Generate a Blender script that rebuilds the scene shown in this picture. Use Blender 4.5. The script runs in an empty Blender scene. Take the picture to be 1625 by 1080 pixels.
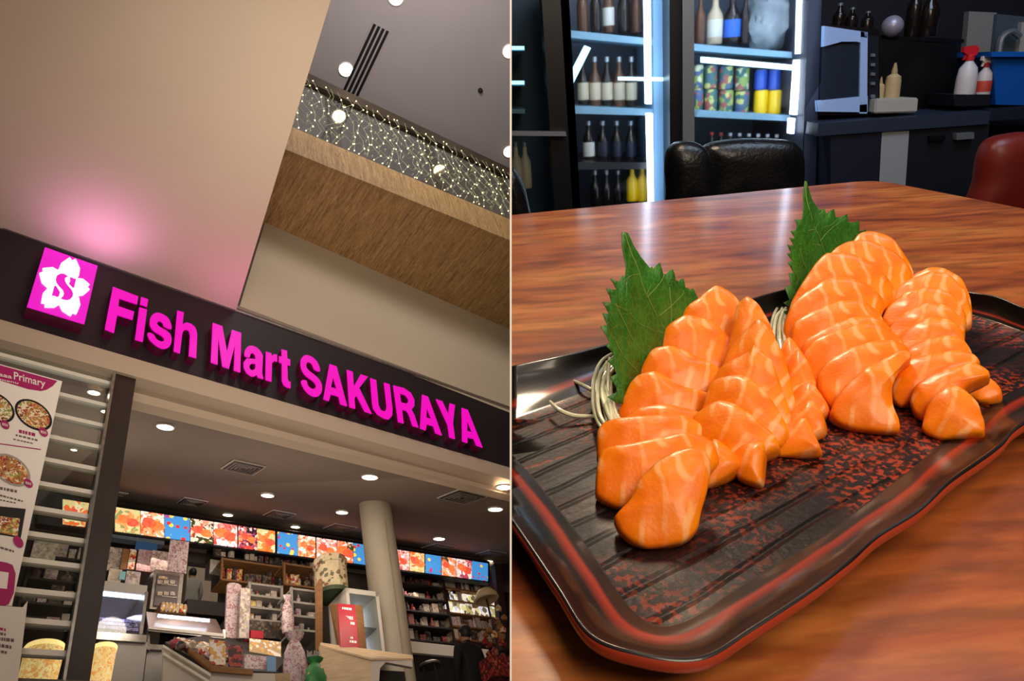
import bpy, bmesh, math, random
from mathutils import Vector, Matrix, noise
random.seed(7)
SC = bpy.context.scene
COL = SC.collection
V = Vector
# ---------------------------------------------------------------- camera
F, PX, PY = 1100.0, 810.5, 540.0
EYE = V((0, 0, 1.0))
_n = V((200, 2808, 1100)).normalized()
RZ = -_n
RY = (V((0, 0, 1)) - RZ * RZ.z).normalized()
RX = RY.cross(RZ)
MR = Matrix((RX, RY, RZ))                     # camera axes (x right, y down, z ahead) -> world
cam = bpy.data.cameras.new('camera')
cam.sensor_width = 36; cam.lens = 36 * F / 1625; cam.shift_x = 2 / 1625
cam.clip_start = 0.01; cam.clip_end = 200
co = bpy.data.objects.new('camera', cam); COL.objects.link(co)
cm = Matrix((MR @ V((1, 0, 0)), MR @ V((0, -1, 0)), MR @ V((0, 0, -1)))).transposed().to_4x4()
cm.translation = EYE
co.matrix_world = cm
SC.camera = co
# mall frame: x along the shop front, y into the shop, z up in the mall
E1 = V((2270 - PX, 1160 - PY, F)).normalized()
E3 = V((380 - PX, -560 - PY, F)).normalized()
E3 = (E3 - E1 * E3.dot(E1)).normalized()
E2 = E3.cross(E1)
if E2.z < 0: E2 = -E2
ML = Matrix((E1, E2, E3))
# ---------------------------------------------------------------- light and exposure
SC.view_settings.view_transform = 'Standard'
SC.view_settings.look = 'None'
SC.view_settings.exposure = 0.0
SC.view_settings.gamma = 1.0
SC.view_settings.use_curve_mapping = False
w = bpy.data.worlds.new('world'); SC.world = w; w.use_nodes = True
w.node_tree.nodes['Background'].inputs[0].default_value = (1.0, 0.80, 0.64, 1)
w.node_tree.nodes['Background'].inputs[1].default_value = 0.13

class Frame:
    def __init__(s, m3, origin):
        s.m3 = m3; s.inv = m3.inverted(); s.o = origin
        s.M = Matrix.Translation(origin) @ m3.to_4x4()
LF = Frame(MR @ ML.transposed(), EYE)          # mall
RF = Frame(Matrix.Identity(3), V((0, 0, 0)))   # restaurant
def ray(fr, x, y):
    d = MR @ V((x - PX, y - PY, F))
    return fr.inv @ d
def eye(fr): return fr.inv @ (EYE - fr.o)
def hit(fr, x, y, ax, val):
    d = ray(fr, x, y); e = eye(fr)
    return e + d * ((val - e[ax]) / d[ax])
def hitp(fr, x, y, P, n):
    d = ray(fr, x, y); e = eye(fr)
    return e + d * ((V(P) - e).dot(n) / d.dot(n))
def L(x, y, wv=5.0): return hit(LF, x, y, 1, wv)
def Lz(x, y, z): return hit(LF, x, y, 2, z)
def R(x, y, z=0.75): return hit(RF, x, y, 2, z)
def Ry(x, y, yw): return hit(RF, x, y, 1, yw)

def light(fr, kind, name, loc, power, col, size=0.5, aim=None, size_y=None, spot=None):
    l = bpy.data.lights.new(name, kind); l.energy = power; l.color = col
    if kind == 'AREA':
        l.size = size
        if size_y: l.shape = 'RECTANGLE'; l.size_y = size_y
    else: l.shadow_soft_size = size
    if spot: l.spot_size = spot; l.spot_blend = 0.6
    o = bpy.data.objects.new(name, l); COL.objects.link(o)
    m = Matrix.Translation(fr.M @ V(loc))
    if aim is not None:
        d = (fr.M @ V(aim)) - (fr.M @ V(loc))
        m = m @ d.to_track_quat('-Z', 'Y').to_matrix().to_4x4()
    o.matrix_world = m
    return o
WARM = (1.0, 0.78, 0.55)
# mall: added fills for concourse, hall and shop, pink lamps boosting the sign's halo
light(LF, 'AREA', 'concourse_fill', (-1.4, -0.6, 1.5), 78, (1, 0.88, 0.78), 2.4, aim=(2.2, 4.0, 6.5))  # unseen, added to brighten the soffit and shop front
light(LF, 'AREA', 'concourse_fill', (1.2, 1.9, 3.9), 92, (1, 0.91, 0.77), 1.4, aim=(6.0, 5.0, 8.6))  # unseen, added to brighten the cream wall above the sign
light(LF, 'AREA', 'hall_fill', (2.3, 0.2, 10.4), 300, (0.98, 0.93, 0.98), 2.0, aim=(8.5, 5.5, 13.5))  # unseen, added and aimed up to brighten the hall ceiling
light(LF, 'AREA', 'shop_fill', (3.6, 6.0, 5.1), 30, (1, 0.82, 0.62), 2.5, aim=(5.0, 8.4, 2.6))  # unseen area light added for the shop interior
light(LF, 'AREA', 'logo_halo', (0.50, 4.70, 6.05), 4.6, (1, 0.36, 1.0), 0.5, aim=(0.35, 4.2, 7.0))  # added lamp, strengthens the logo's glow on the soffit
light(LF, 'AREA', 'letter_halo', (1.9, 4.72, 5.80), 4.6, (1, 0.2, 0.7), 0.7, aim=(1.7, 4.0, 7.0))  # this and the next are added to strengthen the letters' glow
light(LF, 'AREA', 'letter_halo', (3.6, 4.72, 5.80), 1.5, (1, 0.18, 0.5), 0.7, aim=(3.6, 4.0, 7.0))
# restaurant: lamp over the table, added warm and cool fills
light(RF, 'AREA', 'table_lamp', (0.14, 1.60, 1.98), 26, (1, 0.80, 0.56), 0.35, aim=(0.3, 0.5, 0.75))
light(RF, 'AREA', 'room_fill', (0.55, -0.3, 2.0), 20, (1, 0.82, 0.60), 0.8, aim=(0.4, 0.6, 0.75))  # unseen fill added on the camera side for the slice fronts
light(RF, 'AREA', 'cool_fill', (1.2, 1.5, 2.4), 22, (0.6, 0.75, 1.0), 0.9, aim=(1.4, 3.0, 0.9))  # unseen fill added to brighten the dark bar behind the table

# ---------------------------------------------------------------- materials
def hx(h, a=1):
    h = h.lstrip('#'); r = []
    for i in (0, 2, 4):
        c = int(h[i:i+2], 16) / 255
        r.append(c / 12.92 if c <= 0.04045 else ((c + 0.055) / 1.055) ** 2.4)
    return (*r, a)
class NT:
    def __init__(s, name):
        s.m = bpy.data.materials.new(name); s.m.use_nodes = True
        s.t = s.m.node_tree; s.b = s.t.nodes['Principled BSDF']
    def n(s, kind, **kw):
        x = s.t.nodes.new(kind)
        for k, v in kw.items():
            if k.startswith('_'): setattr(x, k[1:], v)
            else: x.inputs[k.replace('__', ' ')].default_value = v
        return x
    def l(s, a, b): s.t.links.new(a, b)
    def coord(s, scale=(1, 1, 1), kind='Object', rot=(0, 0, 0)):
        c = s.n('ShaderNodeTexCoord'); mp = s.n('ShaderNodeMapping')
        mp.inputs['Scale'].default_value = scale; mp.inputs['Rotation'].default_value = rot
        s.l(c.outputs[kind], mp.inputs[0]); return mp.outputs[0]
    def ramp(s, fac, stops, interp='LINEAR'):
        r = s.n('ShaderNodeValToRGB'); r.color_ramp.interpolation = interp
        e = r.color_ramp.elements
        while len(e) < len(stops): e.new(0.5)
        for i, (p, c) in enumerate(stops):
            e[i].position = p; e[i].color = hx(c) if isinstance(c, str) else c
        s.l(fac, r.inputs[0]); return r.outputs[0]
    def mix(s, fac, a, b, mode='MIX'):
        x = s.n('ShaderNodeMix', _data_type='RGBA', _blend_type=mode)
        for sock, v in ((x.inputs[0], fac), (x.inputs[6], a), (x.inputs[7], b)):
            if isinstance(v, (int, float)): sock.default_value = v
            elif isinstance(v, str): sock.default_value = hx(v)
            elif isinstance(v, tuple): sock.default_value = v
            else: s.l(v, sock)
        return x.outputs[2]
    def math(s, op, a, b=0.0):
        x = s.n('ShaderNodeMath', _operation=op)
        for i, v in enumerate((a, b)):
            if isinstance(v, (int, float)): x.inputs[i].default_value = v
            else: s.l(v, x.inputs[i])
        return x.outputs[0]
    def bump(s, h, strength=0.3, dist=0.01):
        b = s.n('ShaderNodeBump'); b.inputs['Strength'].default_value = strength; b.inputs['Distance'].default_value = dist
        s.l(h, b.inputs['Height']); s.l(b.outputs[0], s.b.inputs['Normal'])
    def base(s, c):
        if isinstance(c, str): s.b.inputs['Base Color'].default_value = hx(c)
        else: s.l(c, s.b.inputs['Base Color'])
def mat(name, col, rough=0.5, metal=0.0, es=0.0, ecol=None, coat=0.0, trans=0.0, ior=1.45, sss=0.0, nz=None, bp=None):
    """nz = (scale, second colour, stretch), bp = (scale, strength)"""
    t = NT(name); b = t.b
    b.inputs['Roughness'].default_value = rough; b.inputs['Metallic'].default_value = metal
    b.inputs['IOR'].default_value = ior
    b.inputs['Coat Weight'].default_value = coat; b.inputs['Transmission Weight'].default_value = trans
    b.inputs['Subsurface Weight'].default_value = sss
    if nz is None: nz = (3.0, col, (1, 1, 1))
    no = t.n('ShaderNodeTexNoise', Scale=nz[0], Detail=4.0)
    t.l(t.coord(nz[2]), no.inputs[0])
    f = t.ramp(no.outputs[0], [(0.35, '#000000'), (0.65, '#ffffff')])
    t.base(t.mix(f, col, nz[1]))
    if bp:
        n2 = t.n('ShaderNodeTexNoise', Scale=bp[0], Detail=3.0); t.l(t.coord(nz[2]), n2.inputs[0]); t.bump(n2.outputs[0], bp[1])
    if es:
        b.inputs['Emission Color'].default_value = hx(ecol or col); b.inputs['Emission Strength'].default_value = es
    return t.m

M = {}
M['beige'] = mat('painted_plaster', '#b3a08c', 0.85, nz=(0.6, '#ae9b88', (1, 1, 1)))
M['cream'] = mat('cream_plaster', '#b9ab90', 0.85, nz=(0.6, '#b3a58b', (1, 1, 1)))
M['grey_ceil'] = mat('grey_ceiling_paint', '#8e8682', 0.9, nz=(0.4, '#8a8380', (1, 1, 1)))
M['shop_ceil'] = mat('shop_ceiling_paint', '#85776c', 0.85, nz=(0.5, '#807268', (1, 1, 1)))
M['sign_dark'] = mat('sign_panel', '#201719', 0.5, nz=(0.8, '#1c1416', (1, 1, 1)))
M['white_gloss'] = mat('white_enamel', '#d8d2c6', 0.4)
M['col_white'] = mat('column_paint', '#9c9282', 0.6, nz=(2, '#968c7c', (1, 1, 1)))
M['post'] = mat('dark_bronze_post', '#2c2019', 0.45, nz=(6, '#261b15', (1, 1, 1)))
M['black'] = mat('black_paint', '#0c0a0b', 0.5)
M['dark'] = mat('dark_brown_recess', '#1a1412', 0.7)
M['rail'] = mat('bronze_rail', '#3c3020', 0.4, 0.3, nz=(8, '#30261a', (1, 1, 1)))
M['magenta'] = mat('lit_magenta_acrylic', '#60003c', 0.4, es=0.92, ecol='#f200be')
M['magenta_return'] = mat('magenta_return_metal', '#52052f', 0.4, es=0.0)
M['logo_box'] = mat('lit_magenta_box', '#600844', 0.4, es=0.92, ecol='#ee10c6')
M['logo_white'] = mat('lit_white_acrylic', '#ffffff', 0.4, es=1.3, ecol='#ffffff')
M['lamp'] = mat('lamp_diffuser', '#fff4e0', 0.4, es=14, ecol='#fff0d2')
M['lamp_big'] = mat('lamp_diffuser_hall', '#fff4e0', 0.4, es=9, ecol='#ffe9c4')
M['bulb'] = mat('fairy_bulb', '#fff6b8', 0.4, es=2.2, ecol='#fdf6b0')
M['wire'] = mat('fairy_wire', '#b9bd90', 0.5)
M['slat'] = mat('vent_slat', '#8a8078', 0.5)
M['vent'] = mat('vent_metal', '#c4bcb4', 0.5, 0.2)
M['steel'] = mat('brushed_steel', '#9a948e', 0.3, 0.8, nz=(20, '#85807b', (1, 8, 1)))
M['grey_case'] = mat('grey_case_paint', '#8b8680', 0.5, nz=(4, '#807b76', (1, 1, 1)))
M['white_case'] = mat('white_case_paint', '#b8b0a8', 0.5)
M['led'] = mat('led_tube', '#ffffff', 0.4, es=6, ecol='#dce8ff')
M['plywood'] = mat('plywood', '#b59c7c', 0.6, nz=(6, '#a58c6c', (1, 1, 8)))
M['timber'] = mat('light_timber', '#8a5f38', 0.6, nz=(5, '#75502e', (1, 1, 8)))
M['skin'] = mat('skin', '#a9785c', 0.6)
M['suit'] = mat('black_suit_cloth', '#08080a', 0.85)
M['hair'] = mat('black_hair', '#0b0909', 0.6)
M['coat'] = mat('grey_work_coat', '#8d867c', 0.8)
M['red'] = mat('red_print', '#b01c2c', 0.6, nz=(9, '#a01826', (1, 1, 1)))
M['paper'] = mat('poster_paper', '#efe8e0', 0.7, es=0.0)
M['pmag'] = mat('poster_magenta', '#a81a62', 0.6)
M['ptext'] = mat('poster_text', '#6b5a58', 0.7)
M['pwhite'] = mat('poster_white', '#f0e6e0', 0.7)
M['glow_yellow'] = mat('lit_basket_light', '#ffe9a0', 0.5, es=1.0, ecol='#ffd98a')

def wood(name, c1, c2, c3, sc, stretch, rough=0.45, bmp=0.15, coat=0.0, rot=(0, 0, 0), kind='Object'):
    t = NT(name)
    v = t.coord(stretch, kind, rot)
    n1 = t.n('ShaderNodeTexNoise', Scale=sc, Detail=8.0, Roughness=0.62, Distortion=0.6); t.l(v, n1.inputs[0])
    n2 = t.n('ShaderNodeTexNoise', Scale=sc * 5, Detail=5.0); t.l(v, n2.inputs[0])
    a = t.ramp(n1.outputs[0], [(0.32, c1), (0.49, c2), (0.66, c3)])
    b = t.ramp(n2.outputs[0], [(0.38, '#a0a0a0'), (0.56, '#ffffff')])
    t.base(t.mix(0.6, a, b, 'MULTIPLY'))
    t.b.inputs['Roughness'].default_value = rough; t.b.inputs['Coat Weight'].default_value = coat
    t.b.inputs['Coat Roughness'].default_value = 0.06
    t.bump(n2.outputs[0], bmp, 0.004)
    return t.m
M['veneer'] = wood('oak_veneer', '#7c6238', '#a07e4c', '#b8945e', 5, (6, 0.5, 0.5), 0.6)
M['veneer_face'] = wood('oak_veneer_fascia', '#7e6238', '#9a7a4a', '#ac8c5a', 5, (6, 0.5, 0.5), 0.6)

def prints(name, stops, sc=14, es=0.0, distort=0.0, rough=0.5, rnd=True, kind='Object'):
    """printed packaging: patches of the given colours, a different set on every object"""
    t = NT(name)
    v = t.coord((1, 1, 1), kind)
    if rnd:
        oi = t.n('ShaderNodeObjectInfo'); ad = t.n('ShaderNodeVectorMath', _operation='ADD')
        sc_ = t.n('ShaderNodeVectorMath', _operation='SCALE'); t.l(oi.outputs['Location'], sc_.inputs[0]); sc_.inputs['Scale'].default_value = 5.3
        t.l(v, ad.inputs[0]); t.l(sc_.outputs[0], ad.inputs[1]); v = ad.outputs[0]
    if distort:
        nn = t.n('ShaderNodeTexNoise', Scale=sc * 0.8); t.l(v, nn.inputs[0])
        v = t.mix(distort, v, nn.outputs[1], 'ADD')
    vo = t.n('ShaderNodeTexVoronoi', Scale=sc); t.l(v, vo.inputs[0])
    sp = t.n('ShaderNodeSeparateColor'); t.l(vo.outputs['Color'], sp.inputs[0])
    fac = sp.outputs[0]
    if rnd:
        fac = t.math('FRACT', t.math('ADD', t.math('MULTIPLY', sp.outputs[0], 0.55), oi.outputs['Random']))
    c = t.ramp(fac, stops, 'CONSTANT')
    t.base(c); t.b.inputs['Roughness'].default_value = rough
    if es:
        t.l(c, t.b.inputs['Emission Color']); t.b.inputs['Emission Strength'].default_value = es
    return t.m
def stops(*cs): return [(i / len(cs), c) for i, c in enumerate(cs)]
M['pk_pale'] = prints('packaging_pale', stops('#b0a090', '#9c8c7e', '#a89a8e', '#b8aca0', '#86766a', '#a09098', '#a89c80'), 38)
M['pk_dark'] = prints('packaging_dark', stops('#2a1c18', '#4a3a30', '#1a1618', '#6a5a4c', '#5a2420', '#26303a', '#6a5a4c', '#3a2a18'), 34)
M['pk_bright'] = prints('packaging_bright', stops('#c8b060', '#a83028', '#d0c4b8', '#c89850', '#d8d0c8', '#b08a5a', '#a89070'), 34)
M['pk_green'] = prints('packaging_green', stops('#1e6a34', '#2c7a3c', '#e0d6c0', '#1a5a2c', '#b89850'), 16)
M['pk_red'] = prints('packaging_red', stops('#8a1c20', '#5a1418', '#94302c', '#3a1410', '#a06040', '#701820'), 34)
M['bag_pink'] = prints('wrap_pink', stops('#b8a4a2', '#a07078', '#ac8c8e', '#bcacaa', '#8a5a62', '#a8989c'), 28, distort=0.3)
M['food1'] = prints('lit_food_print', stops('#ff8048', '#ffb078', '#fff0e0', '#f05838', '#ffe0c8', '#f8d8c0', '#3c4828', '#ffa080', '#fff8f0'), 13, 0.85, 0.35)
M['food2'] = prints('lit_food_print_pink', stops('#ff7a70', '#ffb0a0', '#ffffff', '#e04840', '#ffd8cc', '#a85070', '#402028', '#ffa070', '#fff0e8'), 14, 0.85, 0.4)
M['food3'] = prints('lit_food_print_yellow', stops('#f8e0a0', '#ff8840', '#f8e8b8', '#f07030', '#d8d890', '#f0d090', '#ffa060', '#90a060'), 12, 0.85, 0.4)
M['lit_shelf'] = prints('lit_shelf_goods', stops('#fff4e0', '#e8e0a0', '#ffffff', '#c0b070', '#d8d8e8', '#70604a'), 14, 0.7)  # goods emit; the bright shelf lighting is put into their colour
M['fish'] = prints('packed_fish_trays', stops('#8078a8', '#c0a8d8', '#5a5080', '#e0d0f0', '#705878', '#403a5a', '#b08aa8'), 30, 0.0, 0.3)
M['bowlfood'] = prints('printed_bowl_food', stops('#c87838', '#e0c070', '#a84830', '#f0e4c8', '#8a3a28', '#8a9a40', '#f0e0c0', '#b87840'), 26, 0, 0.3, rnd=False)
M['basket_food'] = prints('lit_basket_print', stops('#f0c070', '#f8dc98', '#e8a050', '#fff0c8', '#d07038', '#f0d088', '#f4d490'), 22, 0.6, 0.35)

def blue_dots():
    t = NT('lit_blue_dotted_print'); v = t.coord()
    vo = t.n('ShaderNodeTexVoronoi', Scale=11.0); t.l(v, vo.inputs[0])
    sp = t.n('ShaderNodeSeparateColor'); t.l(vo.outputs['Color'], sp.inputs[0])
    dot = t.ramp(vo.outputs['Distance'], [(0.0, '#ffffff'), (0.30, '#ffffff'), (0.34, '#000000')])
    cc = t.ramp(sp.outputs[1], stops('#ffe060', '#e83830', '#ffffff', '#f8a050', '#c04a90'), 'CONSTANT')
    c = t.mix(dot, '#4a9ae0', cc); t.base(c)
    t.l(c, t.b.inputs['Emission Color']); t.b.inputs['Emission Strength'].default_value = 0.8
    return t.m
M['blue_dots'] = blue_dots()
M['food_disc'] = mat('lit_salmon_print', '#ff8040', .5, es=.85, ecol='#ff7838', nz=(14, '#ffb080', (1, 1, 1)))
M['food_disc2'] = mat('lit_tuna_print', '#f05038', .5, es=.8, ecol='#f4583c', nz=(14, '#ff9070', (1, 1, 1)))
def glass(name, tint='#ffffff', rough=0.0, refl=0.12):
    """thin clear sheet: part mirror, part see-through"""
    t = NT(name); nt = t.t
    tr = t.n('ShaderNodeBsdfTransparent'); tr.inputs[0].default_value = hx(tint)
    gl = t.n('ShaderNodeBsdfGlossy'); gl.inputs['Roughness'].default_value = max(rough, 0.03)
    lw = t.n('ShaderNodeLayerWeight'); lw.inputs[0].default_value = 0.25
    mx = t.n('ShaderNodeMixShader'); f = t.math('MULTIPLY', lw.outputs[1], refl * 4)
    t.l(f, mx.inputs[0]); t.l(tr.outputs[0], mx.inputs[1]); t.l(gl.outputs[0], mx.inputs[2])
    t.l(mx.outputs[0], nt.nodes['Material Output'].inputs[0])
    return t.m
M['glass'] = glass('clear_glass', '#f0f4f2')
M['glass_bal'] = glass('balustrade_glass', '#f0f4f2')

# ---------------------------------------------------------------- builders
ORG = {}; SIDE = {}
def bm_(): return bmesh.new()
def _faces(bm, vs, idx):
    v = [bm.verts.new(p) for p in vs]
    for f in idx:
        try: bm.faces.new([v[i] for i in f])
        except ValueError: pass
def box(bm, a, b):
    (x0, y0, z0), (x1, y1, z1) = a, b
    _faces(bm, [V(p) for p in ((x0,y0,z0),(x1,y0,z0),(x1,y1,z0),(x0,y1,z0),(x0,y0,z1),(x1,y0,z1),(x1,y1,z1),(x0,y1,z1))],
           [(0,3,2,1),(4,5,6,7),(0,1,5,4),(1,2,6,5),(2,3,7,6),(3,0,4,7)])
    return bm
def prism(bm, pts, off):
    n = len(pts); off = V(off)
    _faces(bm, [V(p) for p in pts] + [V(p) + off for p in pts],
           [tuple(range(n)), tuple(range(2*n-1, n-1, -1))] + [(i, i+n, (i+1) % n + n, (i+1) % n) for i in range(n)])
    return bm
def tube(bm, pts, r, seg=8, taper=None):
    pts = [V(p) for p in pts]; rings = []
    for i, p in enumerate(pts):
        d = (pts[min(i+1, len(pts)-1)] - pts[max(i-1, 0)])
        if d.length < 1e-9: d = V((0, 0, 1))
        d.normalize(); a = d.orthogonal().normalized() if i == 0 else (prev - d * prev.dot(d)).normalized()
        prev = a; b = d.cross(a); rr = r if taper is None else r * taper[i]
        rings.append([bm.verts.new(p + (a * math.cos(t) + b * math.sin(t)) * rr) for t in [2*math.pi*k/seg for k in range(seg)]])
    for A, B in zip(rings, rings[1:]):
        for k in range(seg): bm.faces.new((A[k], A[(k+1) % seg], B[(k+1) % seg], B[k]))
    bm.faces.new(rings[0][::-1]); bm.faces.new(rings[-1])
    return bm
def lathe(bm, c, prof, seg=24, ax=2):
    """prof = [(radius, height)] about the vertical through c"""
    c = V(c); rings = []
    for r, h in prof:
        ring = []
        for k in range(seg):
            t = 2*math.pi*k/seg
            p = [r*math.cos(t), r*math.sin(t), h]
            if ax == 1: p = [p[0], p[2], p[1]]
            if ax == 0: p = [p[2], p[0], p[1]]
            ring.append(bm.verts.new(c + V(p)))
        rings.append(ring)
    for A, B in zip(rings, rings[1:]):
        for k in range(seg): bm.faces.new((A[k], A[(k+1) % seg], B[(k+1) % seg], B[k]))
    bm.faces.new(rings[0][::-1]); bm.faces.new(rings[-1])
    return bm
def finish(name, bm, m, smooth, M4, org):
    bmesh.ops.recalc_face_normals(bm, faces=bm.faces)
    if org is not None:
        inv = Matrix.Translation(-V(org)); bmesh.ops.transform(bm, matrix=inv, verts=bm.verts)
    me = bpy.data.meshes.new(name); bm.to_mesh(me); bm.free()
    if isinstance(m, (list, tuple)):
        for x in m: me.materials.append(x)
    else: me.materials.append(m)
    if smooth:
        for p in me.polygons: p.use_smooth = True
        if smooth != 'all': me.set_sharp_from_angle(angle=math.radians(38))
    o = bpy.data.objects.new(name, me); COL.objects.link(o)
    if M4 is not None: o.matrix_world = M4
    return o
def props(o, label, cat, group=None):
    o['label'] = label; o['category'] = cat
    if group: o['group'] = group
def thing(fr, name, label, cat, loc, group=None, rot=None):
    o = bpy.data.objects.new(name, None); COL.objects.link(o); o.empty_display_size = 0.05
    o.matrix_world = fr.M @ Matrix.Translation(V(loc)) @ (rot.to_4x4() if rot else Matrix())
    props(o, label, cat, group); ORG[o.name] = V(loc); SIDE[o.name] = fr
    return o
def part(par, name, bm, m, smooth=False, rel=False, label=None):
    o = finish(name, bm, m, smooth, None, None if rel else ORG[par.name])
    o.parent = par; ORG[o.name] = ORG[par.name]; SIDE[o.name] = SIDE[par.name]
    if label: o['label'] = label
    return o
def single(fr, name, bm, m, label, cat, group=None, smooth=False):
    cs = [v.co for v in bm.verts]
    lo = V((sum(c.x for c in cs)/len(cs), sum(c.y for c in cs)/len(cs), min(c.z for c in cs)))
    o = finish(name, bm, m, smooth, fr.M @ Matrix.Translation(lo), lo)
    props(o, label, cat, group); ORG[o.name] = lo; SIDE[o.name] = fr
    return o
def struct(fr, name, bm, m, smooth=False):
    o = finish(name, bm, m, smooth, fr.M, None); o['kind'] = 'structure'; ORG[o.name] = V((0, 0, 0)); SIDE[o.name] = fr
    return o
def copy_thing(root, loc, label=None, rot=None, group=None, scale=None):
    fr = SIDE[root.name]
    r = root.copy(); COL.objects.link(r); SIDE[r.name] = fr; ORG[r.name] = V(loc)
    m = fr.M @ Matrix.Translation(V(loc)) @ (rot.to_4x4() if rot else Matrix())
    if scale: m = m @ Matrix.Diagonal((*scale, 1))
    r.matrix_world = m
    if label: r['label'] = label
    if group: r['group'] = group
    for c in root.children:
        d = c.copy(); COL.objects.link(d); d.parent = r; SIDE[d.name] = fr; ORG[d.name] = V(loc)
        for g in c.children:
            e = g.copy(); COL.objects.link(e); e.parent = d; SIDE[e.name] = fr; ORG[e.name] = V(loc)
    return r
def uvz(x, y, xr, yb, wv):
    """local extents of a picture rectangle on the plane y = wv of the mall frame"""
    xm, ym = (x + xr) / 2, (y + yb) / 2
    return L(x, ym, wv).x, L(xr, ym, wv).x, L(xm, yb, wv).z, L(xm, y, wv).z
def lrect(bm, x, y, xr, yb, wv, d):
    u0, u1, z0, z1 = uvz(x, y, xr, yb, wv)
    return box(bm, (u0, wv, z0), (u1, wv + d, z1))
def crm(pts, n, closed=True, K=0.5):
    """Catmull-Rom through pts"""
    out = []; N = len(pts)
    for i in range(N if closed else N - 1):
        g = lambda k: V(pts[k % N]) if closed else V(pts[max(0, min(N-1, k))])
        p0, p1, p2, p3 = g(i-1), g(i), g(i+1), g(i+2)
        for k in range(n):
            t = k / n
            m1 = (p2-p0)*K; m2 = (p3-p1)*K
            out.append(p1*(2*t**3-3*t*t+1) + m1*(t**3-2*t*t+t) + p2*(3*t*t-2*t**3) + m2*(t**3-t*t))
    if not closed: out.append(V(pts[-1]))
    return out
# ================================================================ MALL
# partition added between the two places, seen edge-on, stops light leaking across
def cam_pt(x, y, z): return MR @ V((x, y, z)) + EYE
pb = bm_()
t0, zn, zf, H = 0.00135, 0.16, 16.0, 12.0
ed = 0.0012
vs = []
for z, tt in ((zn, t0 * zn), (zf, ed * zf)):
    for sx in (-1, 1):
        for sy in (-1, 1): vs.append(cam_pt(sx * tt, sy * H, z))
_faces(pb, vs, [(0, 1, 3, 2), (4, 6, 7, 5), (0, 4, 5, 1), (2, 3, 7, 6), (0, 2, 6, 4), (1, 5, 7, 3)])
M['edge'] = mat('partition_edge_white', '#ffffff', 0.6)
M['pl'] = mat('partition_beige', '#a8957f', 0.9)
M['pr'] = mat('partition_dark', '#15161a', 0.9)  # dark colour stands in for a dark room in the table's reflections
po = struct(RF, 'wall_added_partition', pb, [M['edge'], M['pl'], M['pr']])
for f in po.data.polygons:
    c = MR.inverted() @ (V(f.center) - EYE)
    f.material_index = 0 if c.z < 1 else (1 if c.x < 0 else 2)
NOCUT = {po.name}

# --- upper hall ceiling
VC = 13.5
CZ = Lz(500, 60, VC)
b = bm_(); box(b, (-2, -8, VC), (24, 24, VC + 0.1)); struct(LF, 'ceiling', b, M['grey_ceil'])
def ceil_disc(fr_pts, r, th=0.03): pass
def downlight(name, c, r, lab, mt, group=None, nrm=None):
    t = thing(LF, name, lab, 'downlight', c, group)
    q = V((0, 0, 1)).rotation_difference(V(nrm)).to_matrix().to_4x4() if nrm else Matrix()
    b = bm_(); lathe(b, (0, 0, 0), [(r*1.16, 0.0), (r*1.16, -0.012), (r*1.0, -0.02), (r*1.0, 0.0)], 28)
    bmesh.ops.transform(b, matrix=q, verts=b.verts); part(t, 'trim_ring', b, M['vent'], True, True)
    b = bm_(); lathe(b, (0, 0, 0), [(r*0.98, 0.0), (r*0.98, -0.014), (r*0.5, -0.018)], 28)
    bmesh.ops.transform(b, matrix=q, verts=b.verts); part(t, 'diffuser', b, mt, True, True)
    return t
for (x, y, r, lab) in ((549, 110, .13, 'round downlight beside the slotted air diffuser in the high hall ceiling'),
                       (628, -4, .13, 'round downlight cut by the upper picture edge, above the slotted diffuser'),
                       (808, 81, .13, 'upper of two hall downlights near the partition'),
                       (808, 240, .13, 'lower of two hall downlights near the partition')):
    p = Lz(x, y, VC); downlight('downlight', p - V((0, 0, .002)), r, lab, M['lamp_big'])
p = Lz(762, 143, VC); b = bm_(); lathe(b, p, [(.05, 0), (.05, -.03), (.02, -.07)], 16)
single(LF, 'sprinkler', b, M['black'], 'small dark sprinkler head alone on the high hall ceiling', 'sprinkler', smooth=True)
def slot_diff(p0, p1, wd, lab):
    A, B = Lz(*p0, VC), Lz(*p1, VC); d = (B - A); ln = d.length; d.normalize(); s = d.cross(V((0, 0, 1)))
    t = thing(LF, 'slot_diffuser', lab, 'air vent', A)
    b = bm_(); prism(b, [A - s*wd*.62 - V((0,0,.004)), A + s*wd*.62 - V((0,0,.004)), B + s*wd*.62 - V((0,0,.004)), B - s*wd*.62 - V((0,0,.004))], (0, 0, -.012)); part(t, 'frame', b, M['grey_ceil'])
    for k in range(4):
        o = (k - 1.5) * wd * .29
        b = bm_(); prism(b, [A + s*(o - wd*.085) + V((0,0,-.02)), A + s*(o + wd*.085) + V((0,0,-.02)), B + s*(o + wd*.085) + V((0,0,-.02)), B + s*(o - wd*.085) + V((0,0,-.02))], (0, 0, -.006))
        part(t, 'slot', b, M['black'])
slot_diff((605, 43), (521, 222), .30, 'long slotted air diffuser with four dark lines in hall ceiling')

# --- soffit over the sign, lit pink
ZS = 6.42
a, c1, c2 = Lz(528, -10, ZS), Lz(380, 487, ZS), None
b = bm_()
prism(b, [(-3.0, 5.05, ZS), (c1.x, 5.05, ZS), a, a + (a - c1) * 1.5, (-3.0, -2.6, ZS)], (0, 0, 0.18))
struct(LF, 'ceiling', b, M['beige'])
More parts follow.
